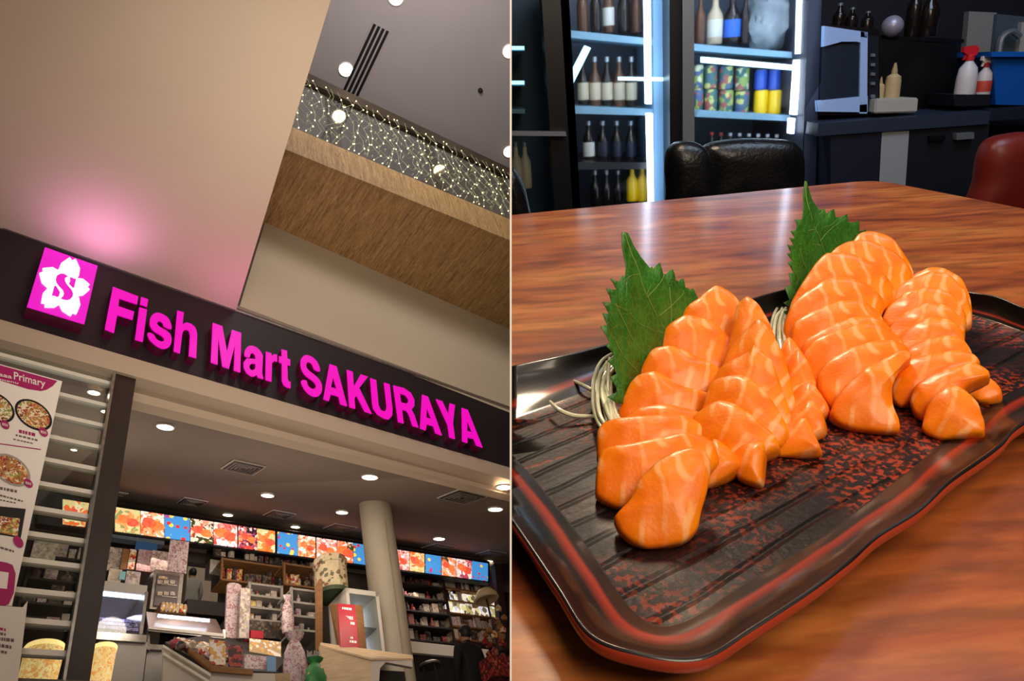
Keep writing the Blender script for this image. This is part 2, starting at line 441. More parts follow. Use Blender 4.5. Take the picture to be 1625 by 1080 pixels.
# --- wall above the sign
b = bm_()
prism(b, [L(380, 487, 5.0), L(420.5, 353, 5.0), L(900, 536, 5.0), L(900, 690, 5.0)], (0, .3, 0)); struct(LF, 'wall_front', b, M['cream'])
b = bm_()
A_, B_ = L(300, 458, 4.99), L(900, 682, 4.99); prism(b, [A_ - V((0,0,.02)), A_ + V((0,0,.03)), B_ + V((0,0,.03)), B_ - V((0,0,.02))], (0, .02, 0))
struct(LF, 'trim_1', b, mat('shadow_gap_metal', '#7d7163', 0.5))
# --- balcony
ZW = L(421, 353, 5.0).z
f0, f1 = Lz(455, 237, ZW), Lz(850, 397, ZW)
fd = (f1 - f0).normalized(); f0 = f0 - fd * 1.2
bal = thing(LF, 'balcony', 'oak-clad upper floor balcony with glass balustrade above the shop sign', 'balcony', f0)
b = bm_(); w0, w1 = L(380, 338, 5.0), L(900, 536, 5.0)
w0.z = ZW; w1.z = ZW; f1e = f0 + fd * 12
prism(b, [f0 + V((0,.02,0)), f1e + V((0,.02,0)), (w1.x + 4, 5.05, ZW), (w0.x - 1, 5.05, ZW)], (0, 0, .05)); part(bal, 'soffit_panel', b, M['veneer'])
nf = fd.cross(V((0, 0, 1)))
def fh(x, y): return hitp(LF, x, y, f0, nf)
g0, g1 = fh(465, 206), fh(810, 345)
hz = (g0.z + g1.z) / 2
b = bm_(); prism(b, [f0 + V((0,0,-.01)), f1e + V((0,0,-.01)), V((f1e.x, f1e.y, hz)), V((f0.x, f0.y, hz))], -nf * -0.0 + V((0, .06, 0))); part(bal, 'fascia_board', b, M['veneer_face'])
b = bm_(); prism(b, [V((f0.x, f0.y + .05, hz)), V((f1e.x, f1e.y + .05, hz)), V((f1e.x, f1e.y + 2.2, hz)), V((f0.x, f0.y + 2.2, hz))], (0, 0, .03)); part(bal, 'deck', b, M['grey_ceil'])
ra = fh(492, 137); rb = fh(808, 273); rt0, rt1 = fh(490, 125), fh(808, 259)
rz0, rz1 = (ra.z + rb.z) / 2, (rt0.z + rt1.z) / 2
def along(s, z, off=0): q = f0 + fd * s; return V((q.x, q.y + off, z))
b = bm_(); prism(b, [along(0, hz, .05), along(12, hz, .05), along(12, rz0, .05), along(0, rz0, .05)], (0, .012, 0)); part(bal, 'glass_panel', b, M['glass_bal'])
b = bm_(); prism(b, [along(0, rz0), along(12, rz0), along(12, rz1), along(0, rz1)], (0, .09, 0)); part(bal, 'handrail', b, M['rail'])
for (x, y) in ((530, 215), (690, 260), (806, 300)):
    s = (hitp(LF, x, y, f0, nf) - f0).dot(fd)
    b = bm_(); prism(b, [along(s, hz, .065), along(s + .15, hz, .065), along(s + .15, rz0, .065), along(s, rz0, .065)], (0, .05, 0)); part(bal, 'baluster_post', b, M['rail'])
# fairy lights on the balustrade
sl = thing(LF, 'string_lights', 'net of warm white fairy lights draped over the balcony glass', 'fairy lights', along(1, rz0, -.02))
bb = bm_(); bmesh.ops.create_icosphere(bb, subdivisions=1, radius=.010); bmesh.ops.scale(bb, vec=(1, 1, 1.6), verts=bb.verts)
bulb0 = None; s0 = (fh(470, 190) - f0).dot(fd); s1 = (fh(815, 300) - f0).dot(fd)
wires = bm_(); nb = 0; step = (s1 - s0) / 34
for i in range(35):
    top = rz0 + .03; drop = hz - .02 + random.random() * .03
    pts = []
    for k in range(9):
        q = along(s0 + i * step + (k % 2) * step * .5 + random.uniform(-.07, .07), top + (drop - top) * k / 8, -.03 + random.uniform(-.01, .01)); pts.append(q)
        if random.random() < .78:
            if nb < 290:
                if bulb0 is None: o = bulb0 = part(sl, 'bulb', bb, M['bulb'], rel=True)
                else: o = bulb0.copy(); COL.objects.link(o); SIDE[o.name] = LF; ORG[o.name] = ORG[sl.name]
                o.location = q - ORG[sl.name]; o.rotation_euler = (random.uniform(-.8, .8), random.uniform(-.8, .8), 0); nb += 1
    tube(wires, pts, .0022, 4)
for k in range(1, 5):
    pts = [along(s0 + i * step, rz0 + (hz - rz0) * (k + .5 * (i % 2)) / 5, -.03) for i in range(35)]; tube(wires, pts, .0018, 4)
part(sl, 'wire', wires, M['wire'])['kind'] = 'stuff'

# --- sign board
W0 = 5.0
ztop = lambda u: 6.425
sb = thing(LF, 'sign_board', 'long dark brown shop sign board carrying the magenta letters', 'sign board', (2.5, W0, 5.25))
b = bm_(); q = [L(-60, 489, W0), L(-60, 338.7, W0), L(900, 680, W0), L(900, 768, W0)]; prism(b, q, (0, .25, 0)); part(sb, 'panel', b, M['sign_dark'])
b = bm_(); q = [L(-60, 338, 4.985), L(-60, 336, 4.985), L(900, 677, 4.985), L(900, 680, 4.985)]; prism(b, q, (0, .02, 0)); part(sb, 'top_edge', b, M['steel'])
def btm(bm, x0, y0a, y0b, x1, y1a, y1b, wv, d): return prism(bm, [L(x0, y0b, wv), L(x0, y0a, wv), L(x1, y1a, wv), L(x1, y1b, wv)], (0, d, 0))
b = bm_(); btm(b, -60, 489, 521, 900, 768, 786, 5.0, .2); struct(LF, 'trim_2', b, M['beige'])
b = bm_(); btm(b, -60, 521, 532, 900, 785, 791, 5.12, .1); struct(LF, 'trim_3', b, M['black'])
b = bm_(); btm(b, 190, 588, 630, 900, 788, 808, 5.2, .12); struct(LF, 'trim_4', b, M['beige'])
b = bm_(); btm(b, 216, 597, 600, 900, 780, 784, 5.19, .02); struct(LF, 'trim_5', b, M['vent'])
b = bm_(); btm(b, 600, 706, 709, 640, 715, 721, 5.17, .04); struct(LF, 'trim_6', b, M['black'])

# --- logo box
WL = 4.86
def lp(x, y, wv=WL): return L(x, y, wv)
lg = thing(LF, 'logo_sign', 'lit magenta square logo box with white cherry blossom emblem', 'logo sign', lp(88, 499))
q = [lp(43, 486), lp(71.5, 392), lp(155, 421.5), lp(134, 513.5)]
b = bm_(); prism(b, [p + V((0, .012, 0)) for p in q], (0, .13, 0)); part(lg, 'box_return', b, M['magenta_return'])
b = bm_(); prism(b, q, (0, .011, 0)); part(lg, 'lit_face', b, M['logo_box'])
def petal(c, ang, r, wd):
    """outline of a notched petal: c centre in (u,z), ang direction"""
    pr = [(0.05, 0), (.25, -.34), (.5, -.47), (.75, -.40), (.95, -.22), (1.04, -.15), (.92, 0.0), (1.0, .08), (.97, .17), (.75, .40), (.5, .47), (.25, .34)]
    return [V((c.x + r*(a*math.cos(ang) - s*wd*math.sin(ang)), c.y - .0, c.z + r*(a*math.sin(ang) + s*wd*math.cos(ang)))) for a, s in pr]
tips = [(537, 235), (688, 490), (545, 740), (275, 650), (258, 345)]
cc = lp(20 + 465 / 5.686, 370 + 490 / 5.686)
for tx, ty in tips:
    T = lp(20 + tx / 5.686, 370 + ty / 5.686); d = T - cc
    ax, ay = tx - 467, ty - 492; pr = [(0.0, 0), (.22, -.22), (.5, -.36), (.75, -.33), (.93, -.18), (1.02, -.10), (.93, 0.0), (1.02, .10), (.93, .18), (.75, .33), (.5, .36), (.22, .22)]
    b = bm_(); prism(b, [lp(20 + (467 + ax * u_ - ay * v_) / 5.686, 370 + (492 + ay * u_ + ax * v_) / 5.686) - V((0, .012, 0)) for u_, v_ in pr], (0, .010, 0)); part(lg, 'petal', b, M['logo_white'])
b = bm_()
prism(b, [lp(20 + (467 + math.cos(t) * 105) / 5.686, 370 + (492 + math.sin(t) * 115) / 5.686) - V((0, .0125, 0)) for t in [2*math.pi*k/5 + .3 for k in range(5)]], (0, .010, 0)); part(lg, 'blossom_centre', b, M['logo_white'])
# magenta serif S
def gl(px): return [lp(20 + x / 5.686, 370 + y / 5.686) - V((0, .02, 0)) for x, y in px]
S = [(495, 400), (460, 378), (425, 376), (395, 392), (383, 425), (390, 455), (415, 490), (445, 520), (458, 550), (450, 580), (428, 597), (450, 608), (485, 614), (515, 606), (535, 583), (540, 555), (528, 525), (500, 492), (478, 465), (465, 435), (470, 412)]
b = bm_(); prism(b, gl(S), (0, .006, 0)); part(lg, 'letter', b, M['logo_box'])
for P in ([(510, 412), (525, 410), (545, 420), (567, 424), (550, 500), (540, 504), (502, 465), (515, 440)], [(378, 484), (388, 490), (422, 545), (412, 580), (395, 587), (375, 575), (347, 574), (360, 530), (370, 490)]):
    b = bm_(); prism(b, gl(P), (0, .006, 0)); part(lg, 'letter_serif', b, M['logo_box'])

# --- letters
def glyph(ch, off=0.026, ext=0.5):
    cu = bpy.data.curves.new('g', 'FONT'); cu.body = ch; cu.size = 1; cu.offset = off; cu.extrude = ext; cu.resolution_u = 6
    o = bpy.data.objects.new('g', cu); COL.objects.link(o)
    me = bpy.data.meshes.new_from_object(o.evaluated_get(bpy.context.evaluated_depsgraph_get()))
    bpy.data.objects.remove(o); bpy.data.curves.remove(cu)
    return me
CAP = max(v.co.y for v in glyph('H', 0.026).vertices); BASE = min(v.co.y for v in glyph('H', 0.026).vertices)
from mathutils.geometry import tessellate_polygon
def plate_letter(loops, wv, depth, org, sc_):
    """loops of crop pixels -> a raised letter: lit face and return (side walls)"""
    P = [[L(org[0] + x / sc_, org[1] + y / sc_, wv) for x, y in lo] for lo in loops]
    flat = [p for lo in P for p in lo]; tri = tessellate_polygon(P)
    fb = bm_()
    v0 = [fb.verts.new(p) for p in flat]; v1 = [fb.verts.new(p + V((0, .012, 0))) for p in flat]
    for t in tri:
        fb.faces.new([v0[i] for i in t]); fb.faces.new([v1[i] for i in reversed(t)])
    k = 0
    for lo in P:
        n = len(lo)
        for i in range(n): fb.faces.new((v0[k+i], v0[k+(i+1) % n], v1[k+(i+1) % n], v1[k+i]))
        k += n
    sd = bm_(); k = 0
    a_ = [sd.verts.new(p + V((0, .0125, 0))) for p in flat]; b_ = [sd.verts.new(p + V((0, depth, 0))) for p in flat]
    for lo in P:
        n = len(lo)
        for i in range(n): sd.faces.new((a_[k+i], a_[k+(i+1) % n], b_[k+(i+1) % n], b_[k+i]))
        k += n
    return fb, sd, flat
WT = 4.88
CA, CB_ = ((150, 440), 4.924), ((460, 540), 4.577)
sm = lambda pts: [(p.x, p.y) for p in crm([(x, y, 0) for x, y in pts], 3)]
LET = [
 (CA, 'letter F at its start', [[(145, 72), (342, 147), (333, 207), (193, 161), (188, 224), (310, 266), (298, 328), (178, 290), (153, 430), (82, 402)]]),
 (CA, 'letter i, second in line', [[(352, 232), (411, 250), (378, 500), (318, 482)], [(365, 152), (420, 170), (411, 227), (357, 208)]]),
 (CA, 'small letter s', [sm([(600, 402), (545, 380), (535, 355), (510, 338), (494, 346), (492, 366), (515, 387), (560, 412), (594, 445), (603, 490), (592, 530), (560, 552), (518, 549), (470, 520), (430, 480), (415, 438), (432, 430), (465, 447), (482, 477), (515, 498), (540, 495), (545, 475), (520, 450), (470, 420), (440, 385), (433, 340), (445, 300), (482, 275), (530, 284), (575, 315), (597, 360)])]),
 (CA, 'small letter h', [[(648, 257), (698, 272), (688, 368), (702, 356), (725, 351), (755, 361), (785, 385), (798, 415), (803, 450), (795, 628), (738, 610), (748, 455), (743, 422), (728, 407), (710, 405), (694, 418), (685, 445), (668, 590), (620, 573)]]),
 (CA, 'letter M', [[(925, 353), (999, 380), (1036, 580), (1075, 408), (1147, 433), (1140, 739), (1090, 723), (1098, 525), (1051, 710), (1000, 693), (968, 460), (962, 678), (910, 660)]]),
 (CA, 'small letter a', [sm([(1212, 624), (1172, 606), (1185, 553), (1220, 532), (1265, 545), (1300, 580), (1312, 625)]) [:-3] + [(1311, 745), (1320, 791), (1276, 778), (1270, 757), (1250, 771), (1225, 769), (1190, 745), (1168, 705), (1166, 660), (1188, 632), (1235, 634), (1260, 637), (1256, 605), (1240, 588), (1222, 592)], [(1259, 672), (1228, 670), (1210, 688), (1213, 712), (1232, 725), (1252, 715), (1259, 700)]]),
 (CA, 'small letter r', [[(1340, 578), (1383, 592), (1384, 615), (1402, 598), (1428, 602), (1428, 656), (1405, 650), (1388, 668), (1383, 812), (1337, 797)]]),
 (CA, 'small letter t', [[(1462, 560), (1505, 572), (1507, 632), (1530, 640), (1530, 688), (1508, 680), (1510, 790), (1518, 811), (1533, 815), (1533, 862), (1505, 856), (1478, 836), (1466, 805), (1465, 668), (1443, 660), (1443, 612), (1464, 620)]]),
 (CB_, 'capital S starting the second word', [sm([(220, 222), (178, 208), (165, 175), (140, 155), (122, 165), (122, 195), (145, 222), (190, 257), (225, 300), (235, 345), (225, 385), (195, 406), (150, 394), (105, 350), (82, 293), (120, 290), (132, 326), (160, 350), (184, 345), (190, 320), (165, 290), (115, 253), (85, 205), (79, 150), (95, 115), (125, 105), (170, 124), (205, 165)])]),
 (CB_, 'first capital A, next to the S', [[(290, 170), (340, 187), (417, 475), (368, 460), (355, 405), (298, 388), (285, 437), (245, 423)], [(315, 262), (300, 338), (341, 351)]]),
 (CB_, 'capital K', [[(415, 212), (458, 227), (465, 332), (515, 245), (568, 262), (505, 345), (595, 530), (545, 513), (485, 398), (470, 420), (476, 493), (433, 480)]]),
 (CB_, 'capital U', [[(585, 272), (628, 287), (645, 470), (660, 502), (685, 515), (702, 500), (704, 470), (685, 305), (725, 317), (747, 500), (744, 545), (720, 571), (682, 562), (635, 532), (608, 495), (600, 460)]]),
 (CB_, 'capital R', [[(752, 325), (830, 345), (880, 380), (905, 430), (905, 475), (885, 500), (905, 540), (935, 630), (893, 617), (865, 535), (848, 508), (815, 500), (828, 600), (788, 588)], [(800, 382), (808, 448), (845, 458), (862, 445), (860, 420), (838, 394)]]),
 (CB_, 'middle capital A', [[(962, 392), (1005, 408), (1105, 687), (1060, 670), (1043, 620), (995, 605), (988, 650), (947, 635)], [(995, 485), (993, 558), (1029, 570)]]),
 (CB_, 'capital Y', [[(1062, 425), (1108, 440), (1152, 535), (1162, 455), (1200, 468), (1186, 600), (1200, 713), (1160, 700), (1148, 612)]]),
 (CB_, 'last capital A of the sign', [[(1250, 488), (1293, 503), (1400, 775), (1355, 758), (1337, 712), (1290, 700), (1290, 742), (1253, 728)], [(1289, 580), (1289, 655), (1326, 667)]])]
for (og, s_), lab, loops in LET:
    if 'letter i,' in lab:
        f1_, s1_, fl = plate_letter([loops[0]], WT, .115, og, s_); f2_, s2_, fl2 = plate_letter([loops[1]], WT, .115, og, s_)
        t = thing(LF, 'sign_letter', 'lit magenta raised ' + lab, 'sign letter', fl[2], 'raised letters of the shop sign')
        for f_, d_, nm in ((f1_, s1_, 'lit_face'), (f2_, s2_, 'lit_dot')): part(t, nm, f_, M['magenta']); part(t, 'return', d_, M['magenta_return'])
        continue
    f_, d_, fl = plate_letter(loops, WT, .115, og, s_)
    t = thing(LF, 'sign_letter', 'lit magenta raised ' + lab, 'sign letter', fl[-1], 'raised letters of the shop sign')
    part(t, 'lit_face', f_, M['magenta']); part(t, 'return', d_, M['magenta_return'])

# --- shop interior shell
WB = 8.5
cn = [L(150, 622, 5.3), L(900, 806, 5.3), L(900, 906, WB), L(-60, 762, WB), L(-60, 572, 5.3)]
A0, A1, B0 = L(100, 609, 5.3), L(800, 783, 5.3), L(450, 838, WB)
NC = (A1 - A0).cross(B0 - A0).normalized()
if NC.z < 0: NC = -NC
def CL(x, y): return hitp(LF, x, y, A0, NC)
b = bm_(); prism(b, [CL(-120, 552), CL(900, 808), CL(900, 925), CL(-120, 745)], NC * .1); struct(LF, 'ceiling', b, M['shop_ceil'])
kx0, kx1, kz0, kz1 = uvz(296, 893, 352, 968, WB)
b = bm_()
for bx_ in (((-1.5, WB + .02, 2.2), (kx0, WB + .12, 7.2)), ((kx1, WB + .02, 2.2), (13, WB + .12, 7.2)), ((kx0, WB + .02, 2.2), (kx1, WB + .12, kz0)), ((kx0, WB + .02, kz1), (kx1, WB + .12, 7.2))): box(b, *bx_)
kb = bm_(); box(kb, (kx0 - 1, 16.0, 4), (kx1 + 7, 16.1, 14)); struct(LF, 'wall_kitchen', kb, M['beige'])
light(LF, 'AREA', 'kitchen_fill', (kx1 + 1.5, 12.0, 11.5), 60, (1, .9, .75), 1.5, aim=(kx1 + 1.5, 15.5, 8))  # unseen, added to light the room behind the opening
struct(LF, 'wall_back', b, mat('shop_back_wall', '#4a4038', 0.8, nz=(3, '#3c342e', (1, 1, 1))))
b = bm_(); box(b, (-1.5, 5.0, 2.2), (13, 9, 2.3)); struct(LF, 'floor', b, mat('shop_floor', '#5a5048', 0.4))
b = bm_(); box(b, (-1.6, 5.3, 2.2), (-1.5, 8.6, 7)); struct(LF, 'wall_left', b, M['shop_ceil'])
GR = 'recessed downlights in the shop ceiling'
DL = [(263, 675, 13, 'largest shop downlight, above the dark doorpost'), (587, 755, 11, 'bright shop downlight just above the white column'), (425, 784, 9, 'shop downlight between the large vent and the menu board'),
      (543, 811, 8, 'shop downlight close beside the top of the column'), (362, 815, 7, 'shop downlight nearest the first menu panels'), (469, 834, 6, 'tiny shop downlight just over the menu board'),
      (697, 853, 7, 'shop downlight over the menu board beyond the column'), (786, 806, 9, 'shop downlight by the partition, beyond the column'), (800, 771, 10, 'shop downlight under the sign end by the partition'),
      (774, 889, 6, 'last small downlight at the far end of the menu board'), (150, 620, 10, 'downlight seen through the top glass pane'), (168, 650, 7, 'second downlight seen through the window panes'),
      (85, 691, 9, 'downlight seen through glass beside the menu poster'), (118, 711, 5, 'small downlight seen through the middle glass panes')]
for x, y, rp, lab in DL:
    c = CL(x, y); rr = (CL(x + rp, y + rp * .2) - c).length
    downlight('downlight', c - NC * .002, rr, lab, M['lamp'], GR, NC)
def vent(x0, x1, y, lab, k=1.0):
    """four picture points of a square vent in the tilted ceiling"""
    c = CL((x0 + x1) / 2, y); u = (CL(x1, y + .18 * (x1 - x0) / 2) - CL(x0, y - .18 * (x1 - x0) / 2)) ; s = u.length * .5
    dx = (A1 - A0).normalized(); dy = NC.cross(dx).normalized(); s *= .66 * k
    t = thing(LF, 'ceiling_vent', lab, 'air vent', c, 'square vents in the shop ceiling')
    def sq(bm, r, h0, h1, dark=False):
        return prism(bm, [c + (dx*a + dy*b_) * r - NC * h0 for a, b_ in ((-1, -1), (1, -1), (1, 1), (-1, 1))], -NC * (h1 - h0))
    b = bm_(); sq(b, s, .004, .018); part(t, 'frame', b, M['vent'])
    b = bm_(); sq(b, s * .92, .0182, .021); part(t, 'opening', b, M['black'])
    for i in range(4):
        r = s * (.78 - i * .19)
        for q in range(4):
            ang = [(dx, dy), (dy, -dx), (-dx, -dy), (-dy, dx)][q]
            P = c + ang[1] * r; b = bm_()
            prism(b, [P - ang[0]*r - NC*.022, P + ang[0]*r - NC*.022, P + ang[0]*(r - s*.04) - ang[1]*s*.045 - NC*.024, P - ang[0]*(r - s*.04) - ang[1]*s*.045 - NC*.024], -NC * .006)
            part(t, 'slat', b, M['slat'])
for x0, x1, y, lab in ((346, 427, 740, 'largest square ceiling vent with pale slats, near the shop front'), (277, 334, 795, 'square vent above the first menu panels'), (416, 472, 815, 'square vent between two small downlights over the menu board'),
                       (513, 567, 836, 'square vent close to the column, tinted pink'), (696, 772, 787, 'dark square vent beyond the column under the sign'), (672, 722, 867, 'flat square vent above the far menu panels'), (180, 206, 782, 'small square vent beside the dark doorpost'), (758, 800, 877, 'last square vent by the partition')):
    vent(x0, x1, y, lab)
# bulkhead behind the menu board
b = bm_(); prism(b, [L(-60, 815, 8.3), L(-60, 763, 8.3), L(900, 907, 8.3), L(900, 945, 8.3)], (0, .15, 0)); struct(LF, 'trim_7', b, M['shop_ceil'])

# --- menu board
mb = thing(LF, 'menu_board', 'long backlit menu board of food pictures hung under the shop ceiling', 'menu board', L(480, 880, 8.05))
tp = lambda x: 804 + .1512 * (x - 183); bt = lambda x: 841 + .1345 * (x - 179)
b = bm_(); prism(b, [L(60, bt(60) + 5, 8.08), L(60, tp(60) - 5, 8.08), L(777, tp(777) - 4, 8.08), L(777, bt(777) + 3, 8.08)], (0, .1, 0)); part(mb, 'frame', b, M['black'])
PN = [(100, 146, 'food3'), (183, 223, 'food3'), (224, 261, 'food1'), (262, 302, 'blue_dots'), (303, 339, 'food1'), (340, 377, 'food2'), (379, 409, 'food2'), (409, 437, 'food3'), (441, 473, 'blue_dots'), (473.5, 501, 'food1'),
      (503, 535, 'food2'), (536, 561, 'food1'), (562, 600, 'blue_dots'), (618, 650, 'food2'), (651, 674, 'food3'), (676, 701, 'blue_dots'), (702, 724, 'food1'), (725, 749, 'food2'), (749.5, 775, 'blue_dots')]
for i, (x0, x1, m) in enumerate(PN):
    b = bm_(); prism(b, [L(x0, bt(x0), 8.06), L(x0, tp(x0), 8.06), L(x1 - .6, tp(x1), 8.06), L(x1 - .6, bt(x1), 8.06)], (0, .015, 0)); p = part(mb, 'picture_panel', b, M[m])
    if m != 'blue_dots':     # printed round food pieces
        for k in range(2):
            fx = (x0 + x1) / 2 + (k - .5) * (x1 - x0) * .36; fy = (tp(fx) + bt(fx)) / 2 + (k - .5) * 4
            c = L(fx, fy, 8.052); r = .055 + .03 * (i % 3) / 2; b = bm_()
            prism(b, [c + V((math.cos(t) * r * (1 + .15 * math.sin(3*t + i)), 0, math.sin(t) * r * (.9 + .1 * math.cos(2*t)))) for t in [2*math.pi*j/18 for j in range(18)]], (0, .006, 0))
            part(p, 'printed_food', b, M['food_disc' if (i + k) % 2 else 'food_disc2'])

# --- column and post
cb = L(627, 1055, 6.7); ct = L(602, 798, 6.7)
rad = (L(650, 1000, 6.7) - L(602, 1000, 6.7)).length / 2 * .98
tc = hitp(LF, 602, 797, A0, NC)
b = bm_(); lathe(b, (cb.x, 6.7, 0), [(rad, 2.3), (rad, CL(602, 790).z + .25)], 48); cl = struct(LF, 'column', b, M['col_white'], True)
b = bm_(); box(b, (cb.x - .012 - rad*.1, 6.7 - rad - .004, 2.3), (cb.x + .012 - rad*.1, 6.7 - rad + .03, 5.2)); struct(LF, 'trim_8', b, mat('joint_strip', '#8a7f70', .6))
b = bm_(); prism(b, [L(102, 1082, 5.03), L(183, 590, 5.03), L(216, 600, 5.03), L(142, 1082, 5.03)], (0, .14, 0)); struct(LF, 'trim_9', b, M['post'])
b = bm_(); prism(b, [L(99, 1082, 5.0), L(180, 590, 5.0), L(184, 592, 5.0), L(104, 1082, 5.0)], (0, .05, 0)); struct(LF, 'trim_10', b, M['steel'])

# --- glazed shutter at the shop front
sh = thing(LF, 'shutter', 'clear-panelled roller shutter with white horizontal rails beside the doorpost', 'shutter', L(60, 1080, 5.08))
YS = [582, 612, 647, 679, 713, 748, 785, 823, 862, 902, 948, 993, 1040, 1088]
for i, y in enumerate(YS):
    xr = 183 - (y - 590) * .1646 - 2
    b = bm_(); h = 3.6
    z = L(xr, y, 5.1).z; u1 = L(xr, y, 5.1).x
    box(b, (-1.4, 5.07, z - .019), (u1, 5.12, z + .019)); part(sh, 'rail', b, M['white_gloss'])
    if i: 
        b = bm_(); box(b, (-1.4, 5.093, z + .022), (u1, 5.1, zp - .022)); part(sh, 'pane', b, M['glass'])
    zp = z
# --- posters on the shutter
WP = 4.97
def qp(bm, pts, wv, d=.004): return prism(bm, [L(x, y, wv) for x, y in pts], (0, d, 0))
ps = thing(LF, 'menu_poster', 'tall white menu poster with magenta header and bowls of food', 'poster', L(0, 960, WP))
b = bm_(); qp(b, [(-95, 945), (-20, 572), (98.7, 604.6), (19, 961)], WP, .006); part(ps, 'sheet', b, M['paper'])
b = bm_(); qp(b, [(-20, 573.5), (91, 604), (84, 612), (74, 618), (65, 620), (45, 617), (0, 603), (-20, 598)], WP - .003, .002); hd = part(ps, 'header_band', b, M['pmag'])
def ptext(par, s, x0, y0, x1, y1, hpx, m, wv, name='lettering', off=0.01):
    """flat printed words from (x0,y0) baseline start to (x1,y1) baseline end"""
    me = glyph(s, off, 0.02); P0, P1 = L(x0, y0, wv), L(x1, y1, wv); up = L(x0, y0 - hpx, wv) - P0
    xa = min(v.co.x for v in me.vertices); xb = max(v.co.x for v in me.vertices); b = bm_(); vm = [b.verts.new(P0 + (P1 - P0) * ((v.co.x - xa) / (xb - xa)) + up * (v.co.y / .72) + V((0, -v.co.z * .05, 0))) for v in me.vertices]
    for p in me.polygons:
        try: b.faces.new([vm[i] for i in p.vertices])
        except ValueError: pass
    return part(par, name, b, m)
ptext(hd, 'Primary', 22, 601, 72, 614, 12, M['pwhite'], WP - .006)
ptext(hd, 'aaa', -2, 596, 19, 600.5, 6, M['pwhite'], WP - .006)
ptext(hd, 'menu', 0, 603, 29, 609, 3, M['pwhite'], WP - .006)
def disc_px(bm, x, y, rx, ry, wv, d, n=28):
    c = L(x, y, wv); ux = L(x + rx, y + rx*.25, wv) - c; uy = L(x - ry*.17, y - ry, wv) - c
    prism(bm, [c + ux*math.cos(t) + uy*math.sin(t) for t in [2*math.pi*k/n for k in range(n)]], (0, d, 0))
for (x, y, r, bx, by) in ((53.5, 657.5, 29, 69, 685), (-6, 645, 29, 8, 673), (18, 745, 30, 45, 766)):
    b = bm_(); disc_px(b, x, y, r, r*.82, WP - .004, .003); bw = part(ps, 'printed_bowl', b, M['black'] if y < 700 else mat('printed_bowl_grey', '#a49c96', .6))
    b = bm_(); disc_px(b, x, y, r*.88, r*.71, WP - .006, .0015); part(bw, 'printed_food', b, M['bowlfood'])
    b = bm_(); disc_px(b, bx, by, 7, 7, WP - .009, .002); bg = part(ps, 'price_badge', b, M['pmag'])
    ptext(bg, '850', bx - 4.5, by + 1.2, bx + 4.5, by + 3.8, 4, M['pwhite'], WP - .012)
b = bm_(); qp(b, [(-60, 797), (41, 807), (33, 853), (-60, 838)], WP - .004, .003); part(ps, 'printed_photo', b, M['black'])
b = bm_(); qp(b, [(-60, 812), (32, 822), (28, 850), (-60, 834)], WP - .007, .002); part(ps, 'printed_food', b, M['bowlfood'])
b = bm_(); disc_px(b, 29, 859, 8, 9, WP - .009, .002); part(ps, 'price_badge', b, M['pmag'])
b = bm_(); qp(b, [(-60, 880), (10, 892), (20, 896), (25, 910), (22, 940), (14, 958), (5, 961), (-60, 948)], WP - .004, .003); part(ps, 'magenta_block', b, M['pmag'])
b = bm_(); qp(b, [(-20, 903), (14, 908), (11, 934), (-20, 930)], WP - .007, .002); part(ps, 'blank_square', b, M['pwhite'])
def dashes(par, rows, m, wv):
    for (x0, y0, x1, y1, h) in rows:
        x = x0; 
        while x < x1 - 2:
            w_ = random.uniform(2.5, 6); xe = min(x1, x + w_); f = lambda q: y0 + (y1 - y0) * (q - x0) / (x1 - x0)
            b = bm_(); qp(b, [(x, f(x)), (x + .2, f(x) - h), (xe + .2, f(xe) - h), (xe, f(xe))], wv, .0015); part(par, 'text_mark', b, m); x = xe + random.uniform(1, 2)
dashes(ps, [(30, 686, 56, 692, 5)], M['pmag'], WP - .003)
dashes(ps, [(25, 691, 62, 700, 2.4), (21, 697, 52, 704, 1.6), (0, 776, 30, 782, 4), (-2, 786, 36, 796, 2.4), (-2, 793, 28, 799, 1.6), (-5, 868, 22, 876, 3)], M['ptext'], WP - .003)
b = bm_(); qp(b, [(-20, 700), (65, 712), (65, 713.5), (-20, 701.5)], WP - .003, .0015); part(ps, 'divider_line', b, M['pmag'])
p2 = thing(LF, 'notice_paper', 'plain white notice sheet taped low over the menu poster', 'notice', L(0, 1078, 4.95))
b = bm_(); qp(b, [(-40, 958), (36, 963), (44, 953), (28, 1085), (-40, 1085)], 4.95, .004); part(p2, 'sheet', b, mat('notice_paper_white', '#ddd6ce', .7))
dashes(p2, [(0, 999, 9, 1001, 4)], M['pmag'], 4.947)
dashes(p2, [(-5, 1006, 9, 1008, 4), (-5, 1015, 22, 1018, 5), (-5, 1025, 18, 1029, 5), (-5, 1034, 11, 1037, 4)], M['ptext'], 4.947)
CN = {'pk_pale': 'pale spotted', 'pk_dark': 'dark', 'pk_bright': 'yellow and white', 'pk_red': 'deep red', 'bag_pink': 'pink mottled', 'lit_shelf': 'brightly lit', 'timber': 'brown'}
# --- goods, cases and people inside the shop
def lb(name, lab, cat, x, y, xr, yb, wv, d, m, group=None):
    b = bm_(); lrect(b, x, y, xr, yb, wv, d); return single(LF, name, b, m, lab, cat, group)
